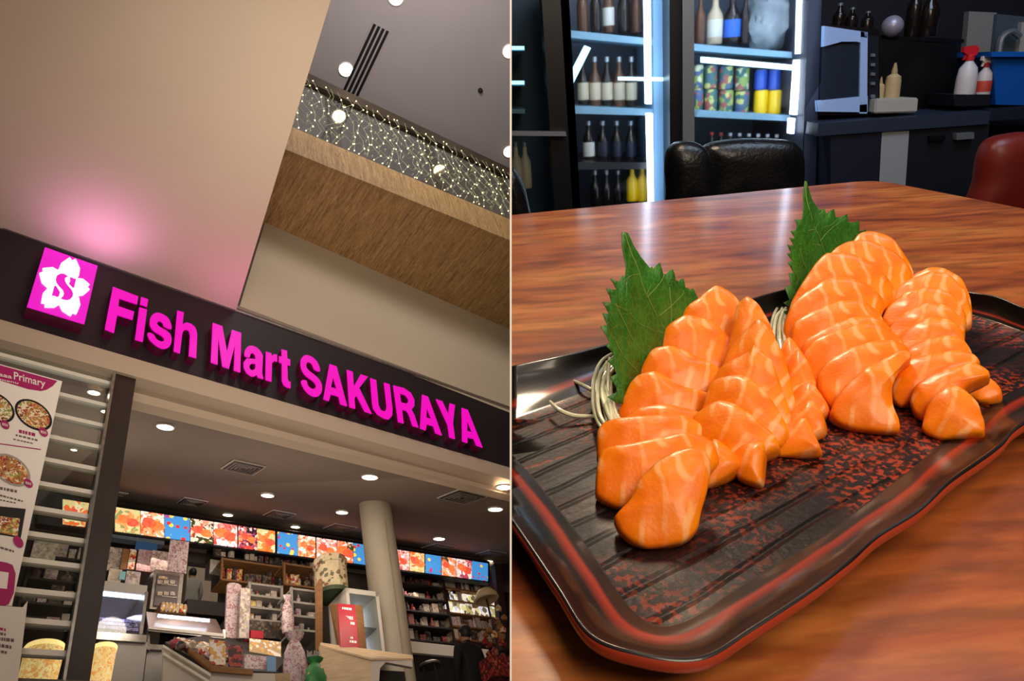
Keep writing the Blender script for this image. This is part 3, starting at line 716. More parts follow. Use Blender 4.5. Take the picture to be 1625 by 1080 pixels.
# blue-lit fish case
ct_ = thing(LF, 'fish_case', 'fish display case lit violet blue, beside the dark doorpost', 'display case', L(190, 1078, 6.6))
FX = 6.6
b = bm_(); lrect(b, 150, 1015, 229, 1100, FX, .9); part(ct_, 'body', b, M['grey_case'])
b = bm_(); lrect(b, 150, 1004, 233, 1016, FX - .03, .96); part(ct_, 'ledge', b, M['steel'])
b = bm_(); lrect(b, 150, 924, 234, 939, FX + .1, .8); part(ct_, 'canopy', b, M['grey_case'])
b = bm_(); lrect(b, 150, 939, 230, 1004, FX + .8, .04); part(ct_, 'back_panel', b, mat('violet_lit_panel', '#8c8cd8', .5))
b = bm_(); lrect(b, 226, 938, 231, 1006, FX, .8); part(ct_, 'end_panel', b, M['steel'])
b = bm_(); lrect(b, 150, 940, 226, 943, FX + .12, .05); part(ct_, 'tube_or_glint', b, M['led'])
b = bm_(); u0, u1, z0, z1 = uvz(150, 940, 226, 1004, FX); box(b, (u0, FX + .005, z0), (u1, FX + .012, z1)); part(ct_, 'front_glass', b, M['glass'])
b = bm_(); box(b, (u0, FX + .3, z0 + (z1 - z0) * .50), (u1, FX + .75, z0 + (z1 - z0) * .54)); part(ct_, 'shelf', b, M['steel'])
light(LF, 'AREA', 'case_light', ((u0 + u1) / 2, FX + .35, z1 - .03), 9, (.55, .55, 1.0), .5, aim=((u0 + u1) / 2, FX + .5, z0))
b = bm_(); prism(b, [(u0, FX + .06, z0 + .02), (u1, FX + .06, z0 + .02), (u1, FX + .16, z0 + (z1 - z0) * .5), (u0, FX + .16, z0 + (z1 - z0) * .5)], (0, .02, -.02)); part(ct_, 'sloped_bed', b, M['white_case'])
for k in range(24):
    uu = u0 + .04 + (u1 - u0 - .06) * ((k % 8) + .5) / 8; row = k // 8; f_ = .06 + row * .3; hz_ = (z1 - z0) * .5; g_ = lambda q: (FX + .05 + .10 * q, z0 + .03 + (hz_ - .02) * q)
    wa, za = g_(f_); wb_, zb_ = g_(f_ + .24); b = bm_(); prism(b, [(uu - .036, wa, za), (uu + .036, wa, za), (uu + .036, wb_, zb_), (uu - .036, wb_, zb_)], (0, -.025, .01))
    single(LF, 'fish_tray', b, M['fish'], 'small wrapped tray of fish lying in the violet lit case', 'food tray', 'fish trays in the lit case')
# steel deli counter with sloped hood
dc = thing(LF, 'deli_counter', 'grey steel deli counter with sloped lit glass hood', 'display case', L(300, 1078, 6.9))
b = bm_(); lrect(b, 230, 1024, 262, 1100, 6.9, .8); part(dc, 'end_body', b, M['grey_case'])
b = bm_(); lrect(b, 262, 1030, 356, 1100, 7.0, .7); part(dc, 'body', b, M['white_case'])
b = bm_(); prism(b, [L(236, 996, 6.8), L(232, 970, 7.3), L(343, 982, 7.3), L(356, 1008, 6.8)], (0, .0, -.03)); part(dc, 'hood', b, M['steel'])
b = bm_(); prism(b, [L(236, 997, 6.79), L(236, 993, 6.79), L(356, 1005, 6.79), L(356, 1010, 6.79)], (0, .03, 0)); part(dc, 'hood_edge', b, M['white_case'])
b = bm_(); prism(b, [L(250, 979, 7.0), L(250, 976, 7.03), L(332, 984, 7.03), L(332, 987, 7.0)], (0, -.01, .01)); part(dc, 'tube_or_glint', b, M['led'])
for xx in (234, 354):
    b = bm_(); prism(b, [L(xx, 1030, 6.85), L(xx, 998, 6.85), L(xx + 4, 999, 6.85), L(xx + 4, 1031, 6.85)], (0, .03, 0)); part(dc, 'hood_post', b, M['steel'])
b = bm_(); lrect(b, 232, 1022, 262, 1030, 6.86, .5); part(dc, 'side_shelf', b, M['steel'])
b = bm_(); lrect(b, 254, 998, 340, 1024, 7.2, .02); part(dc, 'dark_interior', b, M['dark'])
# bakery basket on the hood
bk = thing(LF, 'snack_basket', 'low basket of golden snacks standing on the deli counter hood', 'basket', L(275, 975, 7.3))
b = bm_(); lrect(b, 255, 957, 296, 973, 7.3, .25); part(bk, 'tray', b, M['timber'])
for k in range(7):
    b = bm_(); c = L(258.5 + k * 5.8, 962 + k * .6, 7.28); bmesh.ops.create_uvsphere(b, u_segments=10, v_segments=6, radius=.035, matrix=Matrix.Translation(c) @ Matrix.Diagonal((.7, .6, 1.6, 1)))
    part(bk, 'snack', b, M['pk_bright'], True)
# upright fridge behind
uf = thing(LF, 'upright_fridge', 'grey upright cooler with glass door behind the deli counter', 'fridge', L(265, 966, 7.7))
b = bm_(); lrect(b, 241, 905, 289, 968, 7.7, .5); part(uf, 'body', b, M['steel'])
b = bm_(); lrect(b, 247, 911, 283, 962, 7.68, .02); part(uf, 'door', b, mat('cooler_door', '#5c5354', .25))
for k, y in enumerate((926, 945)):
    b = bm_(); lrect(b, 249, y, 281, y + 1.5, 7.67, .01); part(uf, 'shelf', b, M['vent'])
b = bm_(); lrect(b, 252, 914, 266, 918, 7.67, .01); part(uf, 'price_strip', b, M['pk_bright'])
for k in range(6):
    lb('chilled_pack', 'small pack seen in the grey upright cooler', 'pack', 250 + (k % 3) * 10, 920 + (k // 3) * 18, 258 + (k % 3) * 10, 926 + (k // 3) * 18, 7.655, .012, M['pk_pale'], 'packs in the upright cooler')
# hanging posters
for (x, y, xr, yb, wv, m, lab) in ((268, 857, 298, 908, 7.6, M['bag_pink'], 'tall pink banner hanging under the menu board'), (240, 874, 268, 907, 7.9, M['pk_pale'], 'pale grey poster on the back wall beside the pink banner'),
        (218, 872, 243, 906, 8.0, M['bag_pink'], 'poster with a red corner on the back wall'), (215, 860, 250, 874, 8.1, mat('blue_banner_print', '#2c5a90', .6), 'blue banner strip high on the back wall'),
        (193, 870, 203, 903, 8.0, M['timber'], 'narrow brown hanging menu strip nearest the doorpost'), (204, 871, 215, 903, 8.0, M['pk_bright'], 'narrow yellow hanging menu strip beside the brown one'), (171, 868, 192, 905, 8.05, M['pk_pale'], 'plain beige panel on the wall next to the doorpost'),
        (171, 902, 192, 934, 7.2, M['pk_pale'], 'spotted white price card above the violet lit case'), (199, 906, 222, 934, 7.2, M['pk_pale'], 'second spotted price card above the violet lit case'), (190, 906, 199, 919, 7.15, mat('cyan_label', '#6fa0a8', .5), 'small cyan label between two spotted price cards')):
    lb('wall_poster', lab, 'poster', x, y, xr, yb, wv, .015, m)
lb('menu_strip_shelf', 'dim grey shelf band under the first menu panels', 'shelf', 176, 846, 262, 858, 8.1, .1, mat('grey_blue_band', '#5a6672', .6))
lb('kitchen_unit', 'dark kitchen unit in front of the distant worker', 'kitchen unit', 296, 953, 362, 975, 7.95, .2, M['dark'])
lb('steel_box', 'steel box hung by the dark kitchen shelves', 'box', 333, 888, 352, 912, 8.1, .15, M['steel'])

def person(name, lab, fx, fy, wv, height, skin_m, cloth_m, hair_m, legs_m, sc=1.0, facing=1):
    """standing figure; the head top is at picture point fx, fy on the plane y = wv"""
    top = L(fx, fy, wv); z0 = top.z - height; k = height / 1.72; x, y = top.x, wv
    t = thing(LF, name, lab, 'person', (x, y, z0))
    J = [((0, 0, .98), .15), ((0, 0, 1.15), .14), ((0, 0, 1.32), .155), ((0, .0, 1.44), .10), ((0, 0, 1.50), .058), ((0, 0, 1.56), .055),
         ((.17, 0, 1.40), .075), ((.23, .01, 1.16), .052), ((.21, .10 * facing, .98), .040), ((.19, .18 * facing, .96), .030),
         ((-.17, 0, 1.40), .075), ((-.23, .01, 1.16), .052), ((-.21, .10 * facing, .98), .040), ((-.19, .18 * facing, .96), .030),
         ((.10, 0, .86), .105), ((.11, 0, .48), .068), ((.11, 0, .08), .046), ((.11, .12 * facing, .04), .040),
         ((-.10, 0, .86), .105), ((-.11, 0, .48), .068), ((-.11, 0, .08), .046), ((-.11, .12 * facing, .04), .040)]
    E = [(0,1),(1,2),(2,3),(3,4),(4,5),(2,6),(6,7),(7,8),(8,9),(2,10),(10,11),(11,12),(12,13),(0,14),(14,15),(15,16),(16,17),(0,18),(18,19),(19,20),(20,21)]
    me = bpy.data.meshes.new('body'); me.from_pydata([V(p) * k for p, r in J], E, [])
    o = bpy.data.objects.new('body', me); COL.objects.link(o)
    md = o.modifiers.new('s', 'SKIN'); md.use_smooth_shade = True
    for i, (p, r) in enumerate(J):
        sv = me.skin_vertices[0].data[i]; sv.radius = (r * k, r * k * (.8 if i < 4 else 1)); sv.use_root = (i == 0)
    ms = o.modifiers.new('u', 'SUBSURF'); ms.levels = 2; ms.render_levels = 2
    dg = bpy.context.evaluated_depsgraph_get(); nm = bpy.data.meshes.new_from_object(o.evaluated_get(dg)); bpy.data.objects.remove(o)
    b = bm_(); b.from_mesh(nm)
    bmesh.ops.create_uvsphere(b, u_segments=20, v_segments=14, radius=1, matrix=Matrix.Translation(V((0, .005, 1.615)) * k) @ Matrix.Diagonal((.078 * k, .095 * k, .115 * k, 1)))
    for s in (-1, 1): bmesh.ops.create_uvsphere(b, u_segments=8, v_segments=6, radius=1, matrix=Matrix.Translation(V((.08 * s, .005, 1.61)) * k) @ Matrix.Diagonal((.012, .02, .032, 1)))
    o = part(t, 'body', b, skin_m, 'all', True)
    o.data.materials.append(cloth_m); o.data.materials.append(legs_m)
    for p in o.data.polygons:
        c = p.center; p.material_index = 0 if (c.z > 1.49 * k or (c.y * facing > .13 * k and .8 < c.z / k < 1.1)) else (1 if c.z > .9 * k else 2)
    b = bm_(); bmesh.ops.create_uvsphere(b, u_segments=20, v_segments=14, radius=1, matrix=Matrix.Translation(V((0, -.010 * facing, 1.632)) * k) @ Matrix.Diagonal((.085 * k, .100 * k, .112 * k, 1)))
    bmesh.ops.delete(b, geom=[v for v in b.verts if v.co.y * facing > .055 * k and v.co.z < 1.66 * k], context='VERTS')
    part(t, 'hair', b, hair_m, 'all', True)
    b = bm_(); lathe(b, (0, 0, 0), [(.062 * k, 1.475 * k), (.064 * k, 1.505 * k), (.058 * k, 1.51 * k)], 20); part(t, 'collar', b, cloth_m, True, True)
    return t
person('person', 'person in a black suit seen from behind at the far shelves', 735, 994, 7.45, 1.78, M['skin'], M['suit'], M['hair'], M['suit'], facing=1)
person('person', 'distant worker in a pale grey coat seen through the kitchen opening', 306, 903, 14.5, 1.7, M['skin'], M['coat'], M['hair'], M['dark'], facing=1)

# freezer island heaped with packets
fi = thing(LF, 'freezer_island', 'white freezer island with brown rim heaped with packets', 'freezer', L(340, 1100, 5.9))
b = bm_(); prism(b, [L(259, 1022, 6.3), L(258, 1110, 6.3), L(335, 1110, 5.8), L(332, 1066, 5.8)], (0, .03, 0)); part(fi, 'long_side', b, M['white_case'])
b = bm_(); prism(b, [L(332, 1066, 5.8), L(335, 1110, 5.8), L(440, 1115, 5.8), L(436, 1068, 5.8)], (0, .03, 0)); part(fi, 'end_side', b, M['white_case'])
for i, (p, q) in enumerate((((258, 1024), (333, 1070)), ((258, 1036), (333, 1082)))):
    b = bm_(); w0_, w1_ = 6.29, 5.78; prism(b, [L(p[0], p[1] + 4, w0_), L(p[0], p[1], w0_), L(q[0], q[1], w1_), L(q[0], q[1] + 5, w1_)], (-.0, -.02, 0)); part(fi, 'bumper', b, M['white_gloss'])
b = bm_(); prism(b, [L(275, 1020, 6.25), L(275, 1012, 6.25), L(334, 1054, 5.79), L(333, 1066, 5.79)], (.0, -.03, 0)); part(fi, 'rim', b, M['timber'])
b = bm_(); prism(b, [L(333, 1066, 5.77), L(334, 1056, 5.77), L(400, 1064, 5.77), L(400, 1072, 5.77)], (0, -.02, 0)); part(fi, 'rim', b, M['timber'])
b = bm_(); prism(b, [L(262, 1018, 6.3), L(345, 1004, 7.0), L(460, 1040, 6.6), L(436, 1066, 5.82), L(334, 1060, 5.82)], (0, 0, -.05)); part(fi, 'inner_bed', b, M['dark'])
GP = 'packets heaped in the freezer island'
random.seed(3)
for k in range(84):
    s, t_ = random.random(), random.random()
    x = 285 + 130 * s - 12 * t_; y = 1016 + 36 * s * .9 + t_ * (4 + 26 * s) - 6 * math.sin(3 * s)
    if x < 300 and y > 1030: continue
    wv = 6.75 - .75 * t_ - .15 * s; c = L(x, y, wv); h, wd = random.uniform(.04, .07), random.uniform(.05, .09)
    b = bm_(); r = Matrix.Rotation(random.uniform(-.8, .8), 3, 'Y') @ Matrix.Rotation(random.uniform(-.6, .6), 3, 'X')
    prism(b, [c + r @ V(p) for p in ((-wd/2, 0, -h/2), (-wd*.3, -.01, -h*.6), (wd/2, 0, -h/2), (wd*.55, -.012, 0), (wd/2, 0, h/2), (0, -.01, h*.6), (-wd/2, 0, h/2), (-wd*.55, -.012, 0))], r @ V((0, .025, 0)))
    mk = random.choice(('pk_pale', 'pk_bright', 'pk_dark', 'bag_pink', 'pk_red'))
    single(LF, 'packet', b, M[mk], 'small ' + CN[mk] + ' snack packet lying in the heap on the freezer island', 'packet', GP)
def card(x, y, xr, yb, wv, m, lab, nm='price_card', cat='card', lean=.06):
    b = bm_(); prism(b, [L(x, yb, wv), L(x + .0, y, wv + lean), L(xr, y + .12 * (xr - x), wv + lean), L(xr, yb + .1 * (xr - x), wv)], (0, .012, 0)); return single(LF, nm, b, m, lab, cat)
card(333, 1014, 358, 1053, 5.78, M['pk_bright'], 'white and yellow spotted packet standing at the freezer rim', 'snack_pouch', 'packet')
card(363, 1022, 385, 1056, 5.77, M['pk_red'], 'red packet with gold star pattern at the freezer rim', 'snack_pouch', 'packet')
card(388, 1037, 424, 1060, 5.9, M['bag_pink'], 'pale packet with a red stripe beside the red packet', 'snack_pouch', 'packet')
card(424, 1040, 438, 1064, 5.85, mat('blue_packet', '#4a78a0', .4), 'small bright blue packet at the freezer corner', 'snack_pouch', 'packet')
card(396, 1012, 446, 1038, 6.5, M['pk_bright'], 'long yellow and pink packet behind the freezer', 'snack_pouch', 'packet')
b = bm_(); prism(b, [L(436, 1068, 5.8), L(436, 1115, 5.8), L(470, 1118, 6.0), L(470, 1066, 6.0)], (0, .2, 0)); single(LF, 'counter_block', b, M['plywood'], 'pale counter block between the freezer and the pink bag', 'counter')
# wrapped bags and stands in the middle
def bag(x, y, xr, yb, wv, m, lab, nm='gift_bag'):
    b = bm_(); u0, u1, z0, z1 = uvz(x, y, xr, yb, wv); um = (u0 + u1) / 2; w_ = u1 - u0; h = z1 - z0
    pr = [(.40, 0), (.5, .12), (.48, .4), (.42, .62), (.28, .78), (.2, .84), (.34, .93), (.40, 1.0)]
    rings = []
    for r, t in pr:
        ring = []
        for k in range(16):
            a = 2 * math.pi * k / 16; j = 1 + .07 * math.sin(5 * a + t * 9)
            ring.append(b.verts.new((um + r * w_ * math.cos(a) * j, wv + .6 * r * w_ * math.sin(a) * j, z0 + h * t)))
        rings.append(ring)
    for A, B in zip(rings, rings[1:]):
        for k in range(16): b.faces.new((A[k], A[(k+1) % 16], B[(k+1) % 16], B[k]))
    b.faces.new(rings[0][::-1]); b.faces.new(rings[-1])
    return single(LF, nm, b, m, lab, 'bag', smooth=True)
bag(449, 1004, 487, 1092, 6.0, M['bag_pink'], 'tall pink and white cellophane gift bag in front of the counter')
bag(447, 945, 466, 1005, 6.6, M['bag_pink'], 'narrow crimson patterned wrapped parcel beside the wire shelf')
def sheet(x, y, xr, yb, wv, lab, m):
    b = bm_(); u0, u1, z0, z1 = uvz(x, y, xr, yb, wv); n = 12; r = (u1 - u0) / 2
    pts = [(u0, wv, z0), (u1, wv, z0)] + [(u0 + r + r * math.cos(math.pi * k / n), wv, z1 - r * .4 + r * .4 * math.sin(math.pi * k / n)) for k in range(n + 1)]
    prism(b, pts, (0, .03, 0)); return single(LF, 'display_banner', b, m, lab, 'banner')
sheet(359, 924, 382, 1012, 6.9, 'arched pink patterned banner stand beside the dark kitchen', M['bag_pink'])
sheet(381, 932, 396, 1012, 6.8, 'narrower arched pale banner next to the pink patterned banner', M['pk_pale'])
# open shelves
def rack(name, lab, x, y, xr, yb, wv, d, nsh, m, back=None, posts=True):
    t = thing(LF, name, lab, 'shelf', L((x + xr) / 2, yb, wv)); u0, u1, z0, z1 = uvz(x, y, xr, yb, wv); lv = []
    for i in range(nsh + 1):
        z = z0 + (z1 - z0) * i / nsh; b = bm_(); box(b, (u0, wv, z - .012), (u1, wv + d, z + .012)); part(t, 'shelf', b, m); lv.append(z + .012)
    if posts:
        for u in (u0, u1):
            b = bm_(); box(b, (u - .012, wv, z0), (u + .012, wv + .03, z1 + .02)); part(t, 'upright', b, m)
    if back:
        b = bm_(); box(b, (u0, wv + d, z0), (u1, wv + d + .02, z1)); part(t, 'back_panel', b, back)
    return t, u0, u1, lv, (z1 - z0) / nsh
def bottle_bm(h, r):
    b = bm_(); lathe(b, (0, 0, 0), [(r * .9, 0), (r, .03 * h), (r, .58 * h), (r * .45, .74 * h), (r * .36, .9 * h), (r * .42, .91 * h), (r * .42, h)], 10); return b
def goods(u0, u1, zs, hgt, wv, mats, lab, group, kinds=('box', 'bottle', 'pouch'), fill=.9, size=.09):
    for z in zs:
        u = u0 + .02
        while u < u1 - .05:
            w_ = random.uniform(.6, 1.3) * size; h = hgt * random.uniform(.5, .95); kd = random.choice(kinds); mk = random.choice(mats); m = M[mk]
            if random.random() < fill:
                c = (u + w_ / 2, wv + random.uniform(.03, .08), z)
                if kd == 'bottle':
                    b = bottle_bm(h, w_ * .38); bmesh.ops.translate(b, vec=V(c), verts=b.verts)
                elif kd == 'box':
                    b = bm_(); box(b, (c[0] - w_*.45, c[1] - .03, z), (c[0] + w_*.45, c[1] + .05, z + h))
                else:
                    b = bm_(); prism(b, [(c[0] - w_*.45, c[1], z), (c[0] + w_*.45, c[1], z), (c[0] + w_*.4, c[1], z + h * .5), (c[0] + w_*.46, c[1], z + h), (c[0] - w_*.46, c[1], z + h * .97), (c[0] - w_*.4, c[1], z + h * .5)], (0, .04, 0))
                lab_ = CN[mk] + ' ' + {'bottle': 'bottle', 'box': 'box', 'pouch': 'pouch'}[kd] + ' ' + lab.split(' ', lab.split().index('WHERE') + 1)[-1] if 'WHERE' in lab else lab
                single(LF, {'bottle': 'sauce_bottle', 'box': 'carton', 'pouch': 'pouch'}[kd], b, m, lab_, {'bottle': 'bottle', 'box': 'box', 'pouch': 'packet'}[kd], group, smooth=(kd == 'bottle'))
            u += w_ * 1.05
random.seed(11)
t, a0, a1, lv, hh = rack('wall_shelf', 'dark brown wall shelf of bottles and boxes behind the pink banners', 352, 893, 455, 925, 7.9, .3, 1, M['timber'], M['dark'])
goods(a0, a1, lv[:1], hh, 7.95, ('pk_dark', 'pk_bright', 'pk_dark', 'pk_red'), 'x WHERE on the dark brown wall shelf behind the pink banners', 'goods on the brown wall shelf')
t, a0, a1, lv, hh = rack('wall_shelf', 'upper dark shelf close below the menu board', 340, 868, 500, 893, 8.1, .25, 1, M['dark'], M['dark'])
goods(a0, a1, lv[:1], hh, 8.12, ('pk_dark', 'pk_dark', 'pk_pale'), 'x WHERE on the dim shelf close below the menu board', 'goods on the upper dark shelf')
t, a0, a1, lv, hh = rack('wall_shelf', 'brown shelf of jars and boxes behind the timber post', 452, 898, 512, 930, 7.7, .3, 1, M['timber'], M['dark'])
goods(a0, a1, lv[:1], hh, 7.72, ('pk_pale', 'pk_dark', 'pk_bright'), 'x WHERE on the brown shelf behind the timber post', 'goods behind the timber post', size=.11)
t, a0, a1, lv, hh = rack('wire_shelf', 'pale wire display shelf of small jars in mid shop', 396, 928, 448, 984, 7.0, .35, 3, M['grey_case'], M['pk_dark'])
goods(a0, a1, lv[:3], hh, 7.05, ('pk_pale', 'pk_pale', 'pk_bright', 'pk_dark'), 'x WHERE on the wire display shelf in mid shop', 'goods on the wire display shelf', size=.07)
t, a0, a1, lv, hh = rack('display_shelf', 'white display shelf of snacks beside the timber post', 464, 936, 508, 1000, 6.7, .35, 3, M['grey_case'], M['pk_dark'])
goods(a0, a1, lv[:3], hh, 6.75, ('pk_pale', 'pk_dark', 'bag_pink'), 'x WHERE on the display shelf beside the timber post', 'goods on the white display shelf', size=.08)
lb('low_cabinet', 'grey cabinet with dark doors under the wire shelf', 'cabinet', 396, 985, 448, 1012, 7.0, .4, M['pk_dark'])
lb('red_crate', 'red crate on the floor under the wire shelf', 'crate', 398, 1000, 418, 1012, 6.9, .2, M['red'])
b = bm_(); prism(b, [L(505, 1030, 6.4), L(504, 925, 6.4), L(508, 917, 6.4), L(512, 926, 6.4), L(512, 1030, 6.4)], (0, .06, 0)); single(LF, 'timber_post', b, M['timber'], 'upright light timber post with pointed top', 'post')
# drum shade with printed figures on the cooler
dr = thing(LF, 'drum_box', 'cream drum shaped box with small printed shapes above the cooler', 'box', L(540, 930, 6.4))
u0, u1, z0, z1 = uvz(514, 876, 562, 929, 6.4); r = (u1 - u0) / 2
b = bm_(); lathe(b, ((u0 + u1) / 2, 6.4 + r, z0), [(r*.95, 0), (r*.95, (z1-z0)*.78), (r*1.0, (z1-z0)*.8), (r*1.02, (z1-z0)*.97), (r*.98, z1-z0)], 12)
part(dr, 'drum', b, prints('drum_print', stops('#a89878', '#b0a080', '#a89878', '#b4a684', '#7a4a34', '#a89878', '#a89878', '#56503a', '#ac9c7c', '#b0a080', '#a89878'), 26), False)
b = bm_(); lathe(b, ((u0 + u1) / 2, 6.4 + r, z0), [(r*1.0, -.03), (r*1.0, .02), (r*.9, .03)], 24); part(dr, 'base_ring', b, mat('green_base', '#2f3d28', .5), True)
# glass cooler beside the column
gc = thing(LF, 'glass_cooler', 'white countertop glass cooler with light strips beside the column', 'fridge', L(580, 1040, 6.35))
CX = 6.35
u0, u1, z0, z1 = uvz(553, 936, 606, 1040, CX)
for nm, bb_ in (('side_panel', ((u0, CX, z0), (u0 + .04, CX + .4, z1))), ('side_panel', ((u1 - .04, CX, z0), (u1, CX + .4, z1))), ('top_panel', ((u0, CX, z1 - .06), (u1, CX + .4, z1))), ('base_panel', ((u0, CX, z0), (u1, CX + .4, z0 + .03)))):
    b = bm_(); box(b, *bb_); part(gc, nm, b, M['white_case'])
b = bm_(); box(b, (u0, CX + .38, z0), (u1, CX + .4, z1)); part(gc, 'back_panel', b, mat('cooler_back', '#6f8a94', .4))
for u in (u0 + .2, u1 - .1):
    b = bm_(); box(b, (u, CX + .3, z0 + .05), (u + .012, CX + .32, z1 - .08)); part(gc, 'light_strip', b, M['led'])
b = bm_(); box(b, (u0 + .04, CX + .05, z0 + (z1-z0)*.45), (u1 - .04, CX + .36, z0 + (z1-z0)*.46)); part(gc, 'shelf', b, M['steel'])
b = bm_(); box(b, (u0 + .04, CX, z0 + .03), (u1 - .04, CX + .01, z1 - .06)); part(gc, 'door_glass', b, M['glass'])
goods(u0 + .05, u1 - .05, (z0 + .03, z0 + (z1-z0)*.46), (z1 - z0) * .4, CX + .15, ('pk_pale', 'pk_dark'), 'drink bottle inside the white countertop cooler', 'bottles in the countertop cooler', kinds=('bottle',), size=.08)
# red sign on the counter
rs = thing(LF, 'red_sign', 'red menu sign on a wooden stand upon the plywood counter', 'sign', L(558, 1036, 6.1))
b = bm_(); prism(b, [L(541, 1030, 6.1), L(536, 957, 6.2), L(563, 959, 6.2), L(572, 1036, 6.1)], (0, .02, 0)); part(rs, 'red_board', b, mat('red_board_print', '#a3182a', .5))
b = bm_(); prism(b, [L(572, 1037, 6.09), L(563, 959, 6.2), L(575, 960, 6.26), L(583, 1038, 6.16)], (0, .02, 0)); part(rs, 'side_board', b, M['timber'])
b = bm_(); prism(b, [L(540, 1030, 6.12), L(535, 957, 6.21), L(524, 958, 6.4), L(536, 1024, 6.3)], (0, .02, 0)); part(rs, 'side_board', b, M['timber'])
b = bm_(); prism(b, [L(541, 1034, 6.08), L(541, 1030, 6.08), L(572, 1036, 6.08), L(572, 1040, 6.08)], (0, .03, 0)); part(rs, 'foot_rail', b, M['timber'])
for (x0, y0, x1, y1, h) in ((543, 966, 559, 968, 3.5), (545, 981, 560, 983, 5), (548, 989, 563, 991, 4), (549, 1018, 566, 1020, 3.5), (550, 1012, 560, 1013, 3)):
    x = x0
    while x < x1 - 1.5:
        xe = min(x1, x + random.uniform(2, 4)); b = bm_(); f = lambda q: y0 + (y1 - y0) * (q - x0) / (x1 - x0)
        k_ = lambda y: 6.1 + .1 * (1035 - y) / 76 - .004
        prism(b, [L(x, f(x), k_(f(x))), L(x, f(x) - h, k_(f(x) - h)), L(xe, f(xe) - h, k_(f(xe) - h)), L(xe, f(xe), k_(f(xe)))], (0, .002, 0)); part(rs, 'text_mark', b, M['pwhite']); x = xe + 1
# plywood counter
pc = thing(LF, 'plywood_counter', 'pale plywood counter with white bracket wrapping the column foot', 'counter', L(560, 1110, 6.0))
b = bm_(); prism(b, [L(508, 1024, 6.15), L(508, 1115, 6.15), L(592, 1115, 5.9), L(590, 1045, 5.9)], (0, .03, 0)); part(pc, 'front_board', b, M['plywood'])
b = bm_(); prism(b, [L(590, 1043, 5.9), L(590, 1110, 5.9), L(600, 1110, 5.9), L(603, 1060, 5.9), L(612, 1050, 5.9), L(655, 1058, 5.9), L(654, 1046, 5.9), L(604, 1041, 5.9)], (0, .04, 0)); part(pc, 'bracket', b, M['white_case'])
b = bm_(); prism(b, [L(508, 1026, 6.15), L(509, 1022, 6.2), L(655, 1042, 5.95), L(656, 1047, 5.9), L(590, 1047, 5.89)], (0, .0, .02)); part(pc, 'top_edge', b, M['plywood'])
bag(484, 1044, 517, 1095, 5.85, M['pk_green'], 'green bag printed with white flowers before the plywood counter', 'flower_bag')
b = bm_()
for k in range(30):
    c = L(487 + random.random() * 20, 1036 + random.random() * 8, 5.95); tube(b, [c - V((0, 0, .04)), c + V((random.uniform(-.03, .03), 0, .03))], .004, 4)
o = single(LF, 'dried_bouquet', b, M['grey_case'], 'grey dried bouquet sticking up behind the green bag', 'bouquet')
lb('dark_bin', 'dark bin below the white bracket of the counter', 'bin', 606, 1064, 645, 1110, 6.1, .3, M['dark'])
# far shelving
sh2, a0, a1, lv, hh = rack('wall_shelf', 'tall dark shelving crowded with goods beyond the column', 637, 908, 712, 1016, 8.2, .28, 5, M['dark'], M['dark'])
goods(a0, a1, lv[:5], hh, 8.25, ('pk_dark', 'pk_dark', 'pk_pale', 'pk_red'), 'x WHERE on the tall dark shelving beyond the column', 'goods on the dark shelving', size=.11, fill=.95)
sh3, a0, a1, lv, hh = rack('wall_shelf', 'brightly lit shelving at the far shop end', 712, 920, 790, 1016, 8.3, .15, 5, M['timber'], M['cream'])
goods(a0, a1, lv[3:5], hh, 8.28, ('pk_dark', 'pk_pale'), 'x WHERE on top of the lit shelving at the far shop end', 'goods on the lit shelving top', size=.1)
goods(a0, a1, lv[2:4], hh * 1.1, 8.3, ('lit_shelf',), 'brightly lit pack on the far shelving', 'lit packs on the far shelving', kinds=('box',), size=.14)
goods(a0, a1, lv[:2], hh, 8.28, ('pk_dark', 'pk_pale', 'bag_pink'), 'x WHERE low on the lit shelving at the far shop end', 'goods low on the lit shelving', size=.1)
b = bm_(); prism(b, [L(646, 1034, 7.9), L(646, 1016, 7.9), L(775, 1030, 7.9), L(775, 1046, 7.9)], (0, .3, 0)); wc_ = thing(LF, 'white_counter', 'long low white counter front under the dark shelving', 'counter', L(700, 1046, 7.9)); part(wc_, 'front_board', b, M['paper'])
b = bm_(); prism(b, [L(650, 1110, 7.95), L(650, 1034, 7.95), L(790, 1048, 7.95), L(790, 1110, 7.95)], (0, .1, 0)); part(wc_, 'base_panel', b, M['dark'])
st = thing(LF, 'stool', 'dark metal stool standing behind the column', 'stool', L(688, 1085, 7.6))
b = bm_(); c = L(682, 1058, 7.6); lathe(b, c, [(.15, 0), (.16, .02), (.14, .04)], 20); part(st, 'seat', b, M['steel'], True)
for dx, dy in ((-.1, 0), (.1, 0), (0, .1), (0, -.1)):
    b = bm_(); tube(b, [c + V((dx, dy, 0)), c + V((dx * 1.4, dy * 1.4, -.7))], .012, 6); part(st, 'leg', b, M['dark'])
